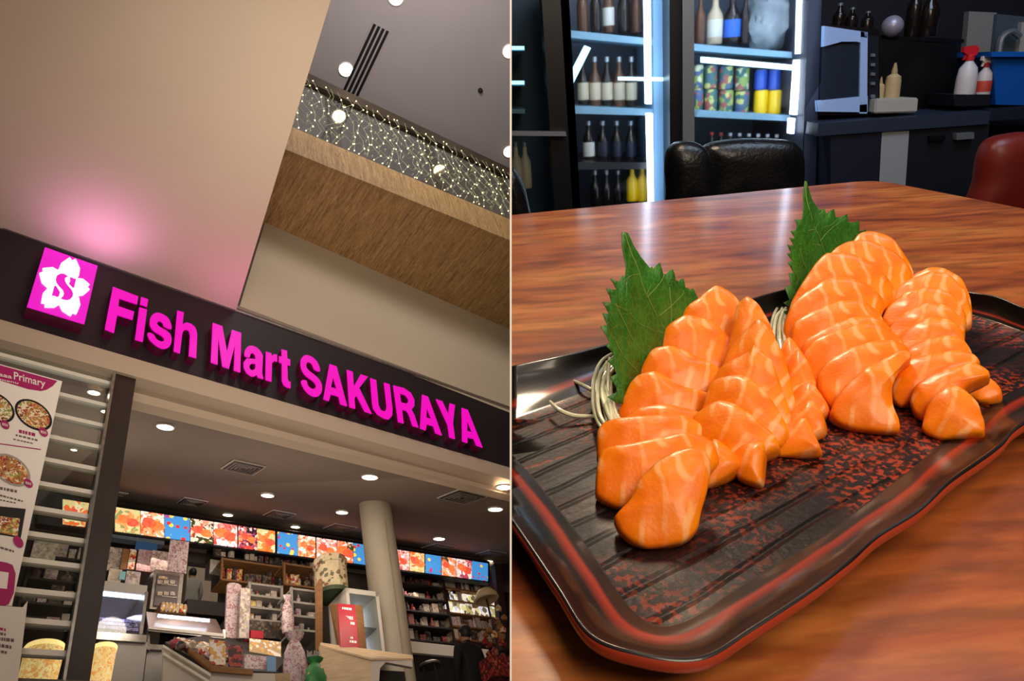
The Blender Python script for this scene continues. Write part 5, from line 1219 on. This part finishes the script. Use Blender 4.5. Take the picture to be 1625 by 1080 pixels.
l2 += cl(4.407, 1225, 285, [(60, 1010), (95, 960), (60, 925), (112, 905), (62, 862), (108, 842), (72, 758), (127, 732), (105, 655), (145, 652), (125, 615), (103, 578), (142, 567), (125, 540), (103, 517), (140, 510), (122, 480), (102, 453), (152, 462), (140, 430), (120, 404), (162, 410), (150, 385), (128, 357), (170, 352), (178, 315), (155, 280), (208, 277), (220, 200), (220, 100)])
B0_ = R(1247, 520, ZF + .001)
P2_, n2_ = plane3(B0_, pt_y(1364, 366, B0_.y + .16), pt_y(1276, 289, B0_.y + .10))
v2_ = [cl(4.407, 1225, 285, v) for v in ([(225, 20), (245, 150), (275, 270), (320, 390), (380, 550)], [(270, 270), (330, 240), (350, 215)], [(300, 350), (400, 320), (430, 280)], [(330, 430), (420, 330), (500, 270)], [(190, 480), (220, 590), (260, 650)], [(290, 350), (220, 360), (175, 365)],
      [(330, 460), (240, 440), (160, 465)], [(150, 640), (190, 720), (215, 750)], [(430, 370), (440, 440), (470, 470)])]
leaf(l2, P2_, n2_, v2_, 'serrated green shiso leaf standing behind the rear salmon row')

# shredded daikon
def daikon(lab, strands, rad, z0=.762):
    t = thing(RF, 'shredded_daikon', lab, 'garnish', R(*strands[0][0], z0))
    for k, s in enumerate(strands):
        zz = z0 + .0035 * (k % 4); pts = crm([R(x, y, zz + .003 * math.sin(i * 1.3 + k)) for i, (x, y) in enumerate(s)], 6, False)
        b = bm_(); tube(b, pts, rad, 7, [.8 + .2 * math.sin(3.1 * i / len(pts)) for i in range(len(pts))]); part(t, 'strand', b, M['daikon'], True)
    return t
random.seed(5)
st1 = [[(908, 603), (925, 611), (945, 622), (952, 628)], [(873, 637), (888, 650), (912, 659), (944, 660)], [(975, 559), (955, 572), (944, 595), (941, 630), (945, 658), (957, 682)], [(978, 563), (962, 577), (950, 600), (948, 632), (952, 658), (965, 680)]]
for k in range(26):
    a = random.random() * 3; st1.append([(966 + a * 3 + random.uniform(-6, 6), 568 + random.uniform(0, 20)), (955 + a * 4 + random.uniform(-4, 4), 600 + random.uniform(-6, 10)), (957 + a * 5, 635 + random.uniform(-8, 8)), (966 + a * 5 + random.uniform(-5, 5), 668 + random.uniform(-6, 8))])
daikon('nest of white shredded daikon with two loose strands under the first shiso leaf', st1, .0016)
st2 = [[(1238, 482), (1230, 495), (1225, 512), (1222, 530)], [(1243, 495), (1233, 508), (1229, 530), (1228, 548)]]
for k in range(20):
    a = random.random() * 14; st2.append([(1237 + a * .8, 488 + random.uniform(0, 12)), (1230 + a, 508 + random.uniform(-5, 8)), (1227 + a * 1.4, 530 + random.uniform(-5, 8)), (1230 + a * 1.5, 556)])
daikon('small nest of white shredded daikon under the rear shiso leaf', st2, .0015)

# ---------------------------------------------------------------- bar behind
def rq(pts, yw, d, bm=None):
    b = bm or bm_(); return prism(b, [Ry(x, y, yw) for x, y in pts], (0, d, 0))
def pillow(pts, yw, T, bulge=.03, sub=4):
    q = [Ry(x, y, yw) for x, y in pts]; loop = crm(q, sub); c = sum(loop, V((0, 0, 0))) / len(loop); b = bm_(); rings = []
    for s, o_ in ((.9, T), (.98, T * .85), (1, T * .5), (.99, T * .2), (.95, 0), (.8, -bulge * .6), (.5, -bulge * .95), (.2, -bulge)):
        rings.append([b.verts.new(c + (p - c) * s + V((0, o_, 0))) for p in loop])
    for A, B in zip(rings, rings[1:]):
        for k in range(len(loop)): b.faces.new((A[k], A[(k+1) % len(loop)], B[(k+1) % len(loop)], B[k]))
    b.faces.new(rings[0][::-1]); b.faces.new(rings[-1]); return b
def rsingle(name, b, m, lab, cat, group=None, smooth=False): return single(RF, name, b, m, lab, cat, group, smooth)
YB = 2.45
# cabinet nearest the partition and its rail
f1 = thing(RF, 'glass_cabinet', 'tall glass cabinet next to the partition with a grey rail handle', 'fridge', Ry(850, 330, YB) * 1)
b = rq([(770, -60), (858, -60), (886, 420), (770, 420)], YB + .45, .03); part(f1, 'back_panel', b, M['fridge_in'])
b = rq([(856, -60), (884, -60), (914, 420), (886, 420)], YB, .12); part(f1, 'door_post', b, M['blackap'])
b = rq([(770, 208), (898, 209), (899, 216), (770, 215)], YB - .04, .03); part(f1, 'rail_handle', b, M['silver'])
for y in (77, 132, 176): b = rq([(770, y - 3), (833, y - 3), (833, y + 4), (770, y + 4)], YB + .2, .2); part(f1, 'shelf', b, M['shelf_blue'])
for y in (76, 131): b = rq([(770, y - 3), (832, y - 3), (832, y + 3), (770, y + 3)], YB + .18, .01); part(f1, 'shelf_light', b, M['cool_led2'])
b = rq([(770, -60), (860, -60), (888, 420), (770, 420)], YB + .03, .006); part(f1, 'glass', b, M['glass'])
# first glass door fridge
f2 = thing(RF, 'drinks_fridge', 'glass door drinks fridge with one bright light strip next to the glass cabinet', 'fridge', Ry(985, 330, YB))
b = rq([(888, -60), (1062, -60), (1066, 420), (915, 420)], YB + .5, .03); part(f2, 'back_panel', b, M['fridge_in'])
b = rq([(884, -60), (900, -60), (926, 420), (914, 420)], YB, .5); part(f2, 'side_panel', b, M['blackap'])
b = rq([(1023, -60), (1032, -60), (1034, 165), (1026, 165)], YB + .06, .03); part(f2, 'light_strip', b, M['cool_led'])
b = rq([(1027, 180), (1036, 180), (1038, 340), (1031, 340)], YB + .06, .03); part(f2, 'light_strip', b, M['cool_led'])
for y0, y1, m in ((48, 64, 'shelf_blue'), (168, 174, 'shelf_blue'), (257, 258, 'blackap')):
    b = rq([(905, y0), (1062, y1), (1062, y1 + 10), (905, y0 + 12)], YB + .12, .34); part(f2, 'shelf', b, M[m])
b = rq([(982, 122), (1062, 123), (1062, 129), (982, 127)], YB + .1, .02); part(f2, 'tube_or_glint', b, M['cool_led2'])
b = rq([(898, 130), (928, 72), (938, 76), (908, 136)], YB + .06, .02); part(f2, 'tube_or_glint', b, M['cool_led2'])  # slanted glowing bar imitates a reflection in the door glass
b = rq([(886, -60), (1062, -60), (1066, 420), (914, 420)], YB, .006); part(f2, 'door_glass', b, M['misty'])
b = rq([(1036, -60), (1062, -60), (1064, 420), (1040, 420)], YB + .1, .3); part(f2, 'inner_side', b, mat('fridge_side_lining', '#6f98b8', .4))
# second glass door fridge
f3 = thing(RF, 'drinks_fridge', 'glass door drinks fridge stocked with cans behind the black chair', 'fridge', Ry(1180, 330, YB))
b = rq([(1062, -60), (1083, -60), (1083, 420), (1064, 420)], YB, .5); part(f3, 'side_panel', b, M['blackap'])
b = rq([(1083, -60), (1101, -60), (1103, 420), (1084, 420)], YB - .02, .05); part(f3, 'door_frame', b, M['silver'])
b = rq([(1285, -60), (1306, -60), (1290, 420), (1268, 420)], YB, .5); part(f3, 'side_panel', b, M['navy'])
b = rq([(1090, -60), (1286, -60), (1270, 420), (1090, 420)], YB + .5, .03); part(f3, 'back_panel', b, M['fridge_in'])
for q in ([(1271, -60), (1278, -60), (1273, 85), (1267, 85)], [(1264, 95), (1271, 95), (1265, 182), (1258, 182)], [(1255, 188), (1262, 188), (1260, 212), (1254, 212)]):
    b = rq(q, YB + .05, .03); part(f3, 'light_strip', b, M['cool_led'])
for y0, y1 in ((69, 84), (174, 184), (246, 254)):
    b = rq([(1098, y0), (1274, y1), (1272, y1 + 9), (1098, y0 + 11)], YB + .12, .34); part(f3, 'shelf', b, M['shelf_blue'])
b = rq([(1114, 90), (1268, 104), (1268, 112), (1114, 99)], YB + .1, .02); part(f3, 'tube_or_glint', b, M['cool_led2'])
b = rq([(1101, -60), (1285, -60), (1270, 420), (1103, 420)], YB, .006); part(f3, 'door_glass', b, M['misty'])
def rbottle(x, y, yb, rpx, yw, m, lab, group, kind='bottle', nm='drink_bottle', cap=None, lbl=None):
    p = Ry(x, yb, yw); tp_ = Ry(x, y, yw); h = tp_.z - p.z; r = (Ry(x + rpx, yb, yw) - p).length
    t = thing(RF, nm, lab, 'can' if kind == 'can' else 'bottle', p, group)
    b = bm_()
    if kind == 'can': lathe(b, (0, 0, 0), [(r*.85, 0), (r, h*.05), (r, h*.93), (r*.86, h)], 16)
    else: lathe(b, (0, 0, 0), [(r*.92, 0), (r, h*.03), (r, h*.52), (r*.9, h*.6), (r*.42, h*.74), (r*.36, h*.9)], 16)
    part(t, 'body', b, m, True, True)
    b = bm_()
    if kind == 'can': lathe(b, (0, 0, 0), [(r*.86, h), (r*.88, h*1.015), (r*.8, h*1.01)], 16)
    else: lathe(b, (0, 0, 0), [(r*.40, h*.9), (r*.42, h*.9), (r*.42, h), (r*.38, h)], 12)
    part(t, 'lid' if kind == 'can' else 'cap', b, cap or M['silver'], True, True)
    if lbl:
        b = bm_(); lathe(b, (0, 0, 0), [(r*1.015, h*.14), (r*1.02, h*.15), (r*1.02, h*.48), (r*1.015, h*.49)], 16); part(t, 'label_band', b, lbl, True, True)
    return t
dark_b = mat('dark_bottle_glass', '#1a1210', .15); brown_b = mat('brown_bottle_glass', '#5a3a2a', .2); pale_b = mat('pale_bottle', '#b8a890', .3); white_l = mat('white_bottle_label', '#c8c8c0', .5); bl_l = mat('blue_bottle_label', '#2a60c8', .4)
for x, r, m, l_, lab in ((1110, 8, brown_b, None, 'reddish brown bottle beside the silver fridge frame'), (1133, 12, pale_b, white_l, 'pale bottle with a light label in the can fridge top shelf'), (1160, 13, dark_b, bl_l, 'dark bottle with a bright blue label in the fridge'), (1180, 8, dark_b, None, 'plain black bottle beside the blue labelled one')):
    rbottle(x, -10, 70, r, YB + .2, m, lab, None, lbl=l_)
# wrapped ice pack
b = bm_(); bmesh.ops.create_icosphere(b, subdivisions=4, radius=1)
c0 = Ry(1222, 28, YB + .22)
for v in b.verts:
    n_ = noise.noise(v.co * 2.3) * .18 + noise.noise(v.co * 6) * .10; v.co = c0 + V((v.co.x * .092 * (1 + n_), v.co.y * .07 * (1 + n_), v.co.z * .115 * (1 + n_)))
rsingle('plastic_wrapped_bundle', b, mat('crinkled_plastic', '#8f9aa4', .35, nz=(12, '#5e6a74', (1, 1, 1))), 'big grey crinkled plastic bundle on the top fridge shelf', 'bundle', None, True)
G = 'patterned cans in the fridge'
for x, w_ in ((1107, 8), (1127, 10), (1151, 11), (1176, 11)):
    for (yt, yb) in ((140, 175), (103, 139)):
        rbottle(x, yt + (x - 1100) * .06, yb + (x - 1100) * .055, w_, YB + .2, M['cgreen'], 'patterned green and blue can in the double row in the fridge', G, 'can', 'drink_can')
for x in (1206, 1227):
    rbottle(x, 143, 181, 10.5, YB + .2, M['cyellow'], 'yellow can on the middle fridge shelf', 'yellow cans', 'can', 'drink_can')
    rbottle(x, 111, 142, 9.5, YB + .2, M['cblue'], 'blue can stacked on a yellow can', 'blue cans', 'can', 'drink_can')
redcap = mat('red_cap', '#b83a40', .4); whcap = mat('white_cap', '#c8ccd8', .4)
for k in range(8): rbottle(1128 + k * 14.5, 210 + k * .5, 252 + k, 6.5, YB + .2, dark_b, 'dark bottle with a pale cap just above the chair back', 'capped bottles on the lowest shelf in view', cap=redcap if k < 2 else whcap)
for k, (x, r) in enumerate(((925, 9), (946, 9), (966, 9), (990, 10), (1010, 8))):
    rbottle(x, -30, 52, r, YB + .22, dark_b if k % 2 else brown_b, 'dark bottle on the upper shelf in the single strip fridge', 'upper shelf bottles', lbl=(white_l if k == 2 else None))
for k in range(5):
    rbottle(926 + k * 19, 90, 169, 9, YB + .22, brown_b if k % 2 else dark_b, 'pale labelled dark bottle on the middle shelf in the single strip fridge', 'middle shelf bottles', lbl=pale_b)
for k in range(4):
    rbottle(935 + k * 22, 192, 256, 9, YB + .22, dark_b, 'dark bottle on the lower shelf in the single strip fridge', 'lower shelf bottles', lbl=(white_l if k == 0 else M['navy']))
for k in range(3):
    rbottle(1003 + k * 16, 262, 318, 9, YB + .2, M['cyellow'], 'yellow bottle at the bottom of the single strip fridge', 'yellow bottles', cap=M['cyellow'])
for k in range(3): rbottle(945 + k * 18, 270, 335, 8, YB + .25, dark_b, 'dark bottle at the bottom of the single strip fridge', 'dark bottles in the fridge bottom')
for k in range(2): rbottle(822 + k * 14, 225, 298, 9, YB + .2, pale_b, 'pale bottle in the glass cabinet below the rail', 'pale cabinet bottles')
for (a, p_) in (((990, 30), .9), ((1190, 60), 1.2), ((1190, 200), .5), ((960, 200), .5)):
    light(RF, 'AREA', 'fridge_glow', Ry(*a, YB + .05), p_, (.62, .82, 1.0), .45, aim=Ry(a[0], a[1] + 20, YB + .5))

# chairs
def chair(lab, panels, yw, m, cat='chair', seatz=.45):
    c = Ry(*panels[0][0], yw); t = thing(RF, 'dining_chair', lab, cat, (c.x, yw, 0))
    x0 = min(Ry(x, y, yw).x for p in panels for x, y in p); x1 = max(Ry(x, y, yw).x for p in panels for x, y in p)
    for k, p in enumerate(panels): part(t, 'backrest' if k == 0 else 'side_wing', pillow(p, yw - k * .02, .06, .025), m, 'all')
    b = bm_(); box(b, (x0 + .02, yw - .42, seatz - .06), (x1 - .02, yw + .02, seatz)); part(t, 'seat', b, m)
    for sx in (x0 + .05, x1 - .05):
        for sy in (yw - .38, yw - .02):
            b = bm_(); tube(b, [(sx, sy, 0), (sx, sy, seatz - .05)], .016, 8); part(t, 'leg', b, M['blackap'])
    return t
chair('black leather dining chair with curved wing in front of the can fridge', [[(1128, 345), (1120, 290), (1118, 250), (1124, 233), (1150, 225), (1200, 221), (1250, 223), (1272, 232), (1281, 255), (1280, 300), (1276, 345)],
      [(1070, 350), (1063, 300), (1061, 262), (1066, 238), (1082, 226), (1108, 227), (1126, 240), (1138, 270), (1142, 310), (1140, 350)]], 1.75, M['leather'])
chair('black chair partly cut by the partition at the table edge', [[(760, 375), (760, 280), (790, 262), (815, 268), (830, 290), (838, 318), (842, 375)]], 1.75, M['leather'])
chair('dark red leather chair beyond the table under the blue bin', [[(1552, 360), (1560, 290), (1566, 250), (1580, 225), (1610, 214), (1660, 212), (1700, 240), (1705, 360)]], 1.9, mat('red_leather', '#6a1c14', .4))

# counter with appliances
YC = 2.35
zc = Ry(1480, 183, YC).z
cnt = thing(RF, 'bar_counter', 'black bar counter holding the microwave and spray bottles', 'counter', (Ry(1480, 183, YC).x, YC, 0))
xL, xR, xE = Ry(1300, 183, YC).x, Ry(1571, 183, YC).x, Ry(1720, 183, YC).x
b = bm_(); box(b, (xL, YC, zc - .04), (xR, YC + .65, zc)); part(cnt, 'worktop', b, mat('counter_slate', '#2a3242', .3))
b = bm_(); box(b, (xR + .002, YC + .08, zc - .04), (xE, YC + .65, zc)); part(cnt, 'worktop', b, mat('counter_dark', '#1c222c', .3))
b = rq([(1318, 196), (1400, 200), (1388, 420), (1318, 420)], YC + .01, .5); part(cnt, 'navy_panel', b, M['navy'])
b = rq([(1400, 208), (1443, 207), (1428, 420), (1384, 420)], YC + .01, .45); part(cnt, 'white_panel', b, mat('grey_white_panel', '#8f9498', .4))
b = rq([(1444, 206), (1571, 194), (1545, 420), (1428, 420)], YC + .01, .45); dw = part(cnt, 'dishwasher_door', b, mat('dishwasher_black', '#191d22', .35))
b = rq([(1518, 212), (1546, 210), (1546, 220), (1518, 222)], YC - .01, .02); part(dw, 'handle', b, M['silver'])
b = rq([(1476, 216), (1500, 214), (1500, 222), (1476, 224)], YC - .005, .015); part(dw, 'handle_recess', b, M['blackap'])
b = rq([(1572, 200), (1760, 200), (1760, 420), (1560, 420)], YC + .3, .3); part(cnt, 'dark_recess', b, M['blackap'])
mw = thing(RF, 'microwave', 'microwave with pale blue door frame next to the can fridge', 'microwave', Ry(1345, 183, YC + .1))
YM = YC + .08
b = rq([(1302, 38), (1396, 46), (1396, 183), (1300, 183)], YM + .02, .35); part(mw, 'body', b, M['blackap'])
b = rq([(1308, 41), (1376, 51), (1377, 70), (1360, 66), (1336, 66), (1307, 74)], YM, .02); part(mw, 'door_frame', b, M['blue_white'])
b = rq([(1366, 50), (1377, 51), (1376, 180), (1364, 180)], YM, .02); part(mw, 'door_frame', b, M['blue_white'])
b = rq([(1297, 160), (1377, 152), (1377, 178), (1298, 177)], YM, .02); part(mw, 'door_frame', b, M['blue_white'])
b = rq([(1307, 74), (1366, 66), (1365, 156), (1304, 160)], YM + .008, .012); part(mw, 'window', b, mat('microwave_window', '#222a36', .15))
b = rq([(1378, 56), (1394, 58), (1394, 178), (1378, 178)], YM + .01, .01); part(mw, 'control_panel', b, mat('microwave_controls', '#1c1e26', .3))
for y in (85, 100, 115, 130, 150): b = rq([(1382, y), (1389, y), (1389, y + 5), (1382, y + 5)], YM + .004, .006); part(mw, 'button', b, M['silver'])
b = rq([(1396, 62), (1518, 70), (1522, 183), (1396, 183)], YC + .25, .3); ap = rsingle('warming_cabinet', b, M['blackap'], 'large plain black appliance box standing behind the white tray', 'appliance')
def squeeze(x, y, yb, rpx, lab):
    p = Ry(x, yb, YC + .12); h = Ry(x, y, YC + .12).z - p.z; r = rpx / 1100 * (YC + .12); t = thing(RF, 'squeeze_bottle', lab, 'bottle', p)
    b = bm_(); lathe(b, (0, 0, 0), [(r, 0), (r*1.02, h*.05), (r, h*.5), (r*.9, h*.62), (r*.4, h*.7)], 20); part(t, 'body', b, mat('tan_plastic', '#b59c74', .45), True, True)
    b = bm_(); lathe(b, (0, 0, 0), [(r*.42, h*.7), (r*.4, h*.78), (r*.14, h), (r*.1, h)], 16); part(t, 'nozzle', b, mat('tan_nozzle', '#a08a64', .45), True, True)
squeeze(1414, 100, 157, 11, 'tan squeeze bottle standing on the white tray'); squeeze(1395, 122, 156, 6, 'small tan squeeze bottle beside the microwave')
b = rq([(1390, 157), (1458, 155), (1456, 178), (1388, 180)], YC + .05, .14); bmesh.ops.bevel(b, geom=b.edges[:], offset=.004, segments=2, affect='EDGES')
rsingle('white_tray', b, mat('tray_white', '#a8a49c', .5), 'shallow white tray holding the tan squeeze bottles', 'tray')
def spray(x, yt, yb, rpx, head, body, lab, band=None):
    Y = YC + .12; p = Ry(x, yb, Y); h = Ry(x, yt, Y).z - p.z; r = rpx / 1100 * Y; t = thing(RF, 'spray_bottle', lab, 'bottle', p)
    b = bm_(); lathe(b, (0, 0, 0), [(r, 0), (r*1.03, h*.04), (r*1.0, h*.35), (r*.85, h*.55), (r*.38, h*.68), (r*.34, h*.72)], 20); part(t, 'body', b, body, True, True)
    b = bm_(); lathe(b, (0, 0, 0), [(r*.42, h*.70), (r*.42, h*.80), (r*.3, h*.82)], 16); part(t, 'collar', b, M['red'] if band else head, True, True)
    b = bm_(); prism(b, [(-r*.35, -r*.25, h*.80), (r*.5, -r*.25, h*.80), (r*.75, -r*.25, h*.93), (r*.3, -r*.25, h), (-r*.9, -r*.25, h*.98), (-r*.95, -r*.25, h*.88)], (0, r*.5, 0)); part(t, 'spray_head', b, head, False, True)
    b = bm_(); prism(b, [(-r*.5, -.004, h*.88), (-r*.35, -.004, h*.87), (-r*.6, -.004, h*.72), (-r*.75, -.004, h*.72)], (0, .008, 0)); part(t, 'trigger', b, head, False, True)
    if band: b = bm_(); lathe(b, (0, 0, 0), [(r*1.04, h*.08), (r*1.05, h*.1), (r*1.03, h*.34), (r*1.0, h*.36)], 20); part(t, 'label_band', b, band, True, True)
spray(1530, 73, 150, 14, mat('bright_red_plastic', '#c8202c', .4), mat('spray_white', '#c8c0c0', .4), 'white spray bottle with a bright red head')
spray(1558, 88, 150, 10.5, mat('cream_plastic', '#d8c8c0', .4), mat('spray_white2', '#c0b4b0', .4), 'smaller spray bottle with a cream head and red label', mat('spray_red_label', '#b84030', .5))
b = rq([(1512, 150), (1572, 150), (1570, 168), (1516, 168)], YC + .07, .16); rsingle('black_tub', b, mat('black_tub_plastic', '#14161c', .4), 'low black tub holding the two spray bottles', 'tub')
b = rq([(1576, 86), (1700, 86), (1696, 168), (1580, 166)], YC + .1, .3); bb_ = thing(RF, 'blue_bin', 'bright blue plastic bin on the counter at the wall', 'bin', Ry(1620, 168, YC + .1)); part(bb_, 'tub', b, mat('blue_plastic', '#0a4c9c', .4))
b = rq([(1573, 82), (1703, 82), (1703, 90), (1573, 90)], YC + .08, .34); part(bb_, 'rim', b, mat('blue_plastic_rim', '#0c56ac', .4))
b = rq([(1538, 18), (1582, 20), (1572, 132), (1528, 130)], YC + .5, .03); rsingle('grey_board', b, mat('grey_board', '#7d7872', .5), 'pale grey board leaning behind the spray bottles', 'board')
cf = thing(RF, 'steel_machine', 'steel kitchen machine with a curved hose above the blue bin', 'appliance', Ry(1610, 100, YC + .45))
b = rq([(1583, 22), (1660, 30), (1660, 90), (1576, 88)], YC + .48, .2); part(cf, 'housing', b, mat('machine_steel', '#55626c', .35, .4))
b = rq([(1622, 35), (1660, 38), (1660, 88), (1616, 86)], YC + .46, .02); part(cf, 'door_plate', b, mat('machine_plate', '#a09c98', .4))
b = bm_(); tube(b, crm([Ry(1585, 84, YC + .44), Ry(1590, 60, YC + .44), Ry(1606, 50, YC + .44), Ry(1618, 58, YC + .44)], 6, False), .012, 8); part(cf, 'hose', b, M['silver'], True)
b = rq([(1310, 44), (1400, 56), (1530, 62), (1530, 68), (1400, 63), (1310, 50)], YC + .3, .25); rsingle('upper_shelf', b, M['blackap'], 'black shelf above the microwave and black appliance', 'shelf')
b = bm_(); c0 = Ry(1416, 42, YC + .28); bmesh.ops.create_uvsphere(b, u_segments=24, v_segments=14, radius=.036, matrix=Matrix.Translation(c0)); rsingle('round_timer', b, mat('silver_ball', '#9890a0', .35, .3), 'round silver kitchen timer on the black upper shelf', 'timer', None, True)
for k, (x, w_, yt) in enumerate(((1446, 11, -30), (1470, 14, -20), (1330, 10, 5), (1350, 9, 12), (1375, 9, 18))):
    rbottle(x, yt, 58 if x > 1400 else 46, w_, YC + .4, dark_b, ('first', 'second', 'third', 'fourth', 'fifth')[k] + ' black flask on the dark upper shelf, ' + ('above the appliance' if x > 1400 else 'above the microwave'), None, nm='black_flask')
# ================================================================ trim what would pass through the partition
def world_m(o):
    m = o.matrix_basis.copy(); p = o.parent
    while p: m = p.matrix_basis @ m; p = p.parent
    return m
MRI = MR.inverted()
for o in list(SC.objects):
    if o.type != 'MESH' or o.name in NOCUT: continue
    fr = SIDE.get(o.name)
    if fr is None: continue
    wm = world_m(o); sgn = -1 if fr is LF else 1
    nrm_cam = V((sgn, 0, -0.00125)).normalized()        # keep where (p-EYE).n > 0
    nw = MR @ nrm_cam
    ds = [(wm @ v.co - EYE).dot(nw) for v in o.data.vertices]
    if not ds or min(ds) >= 0: continue
    if max(ds) <= 0.0005:
        for ch in list(o.children): bpy.data.objects.remove(ch)
        bpy.data.objects.remove(o); continue
    if o.data.users > 1: o.data = o.data.copy()
    bm = bmesh.new(); bm.from_mesh(o.data)
    wi = wm.inverted(); pl = wi @ EYE; nl = (wm.to_3x3().transposed() @ nw).normalized()
    bmesh.ops.bisect_plane(bm, geom=bm.verts[:] + bm.edges[:] + bm.faces[:], plane_co=pl, plane_no=nl, clear_inner=True, dist=1e-6)
    ed_ = [e for e in bm.edges if e.is_boundary]
    if ed_:
        try: bmesh.ops.holes_fill(bm, edges=ed_, sides=0)
        except Exception: pass
    bm.to_mesh(o.data); bm.free()
for o in list(SC.objects):
    if o.type == 'EMPTY' and not o.children: bpy.data.objects.remove(o)
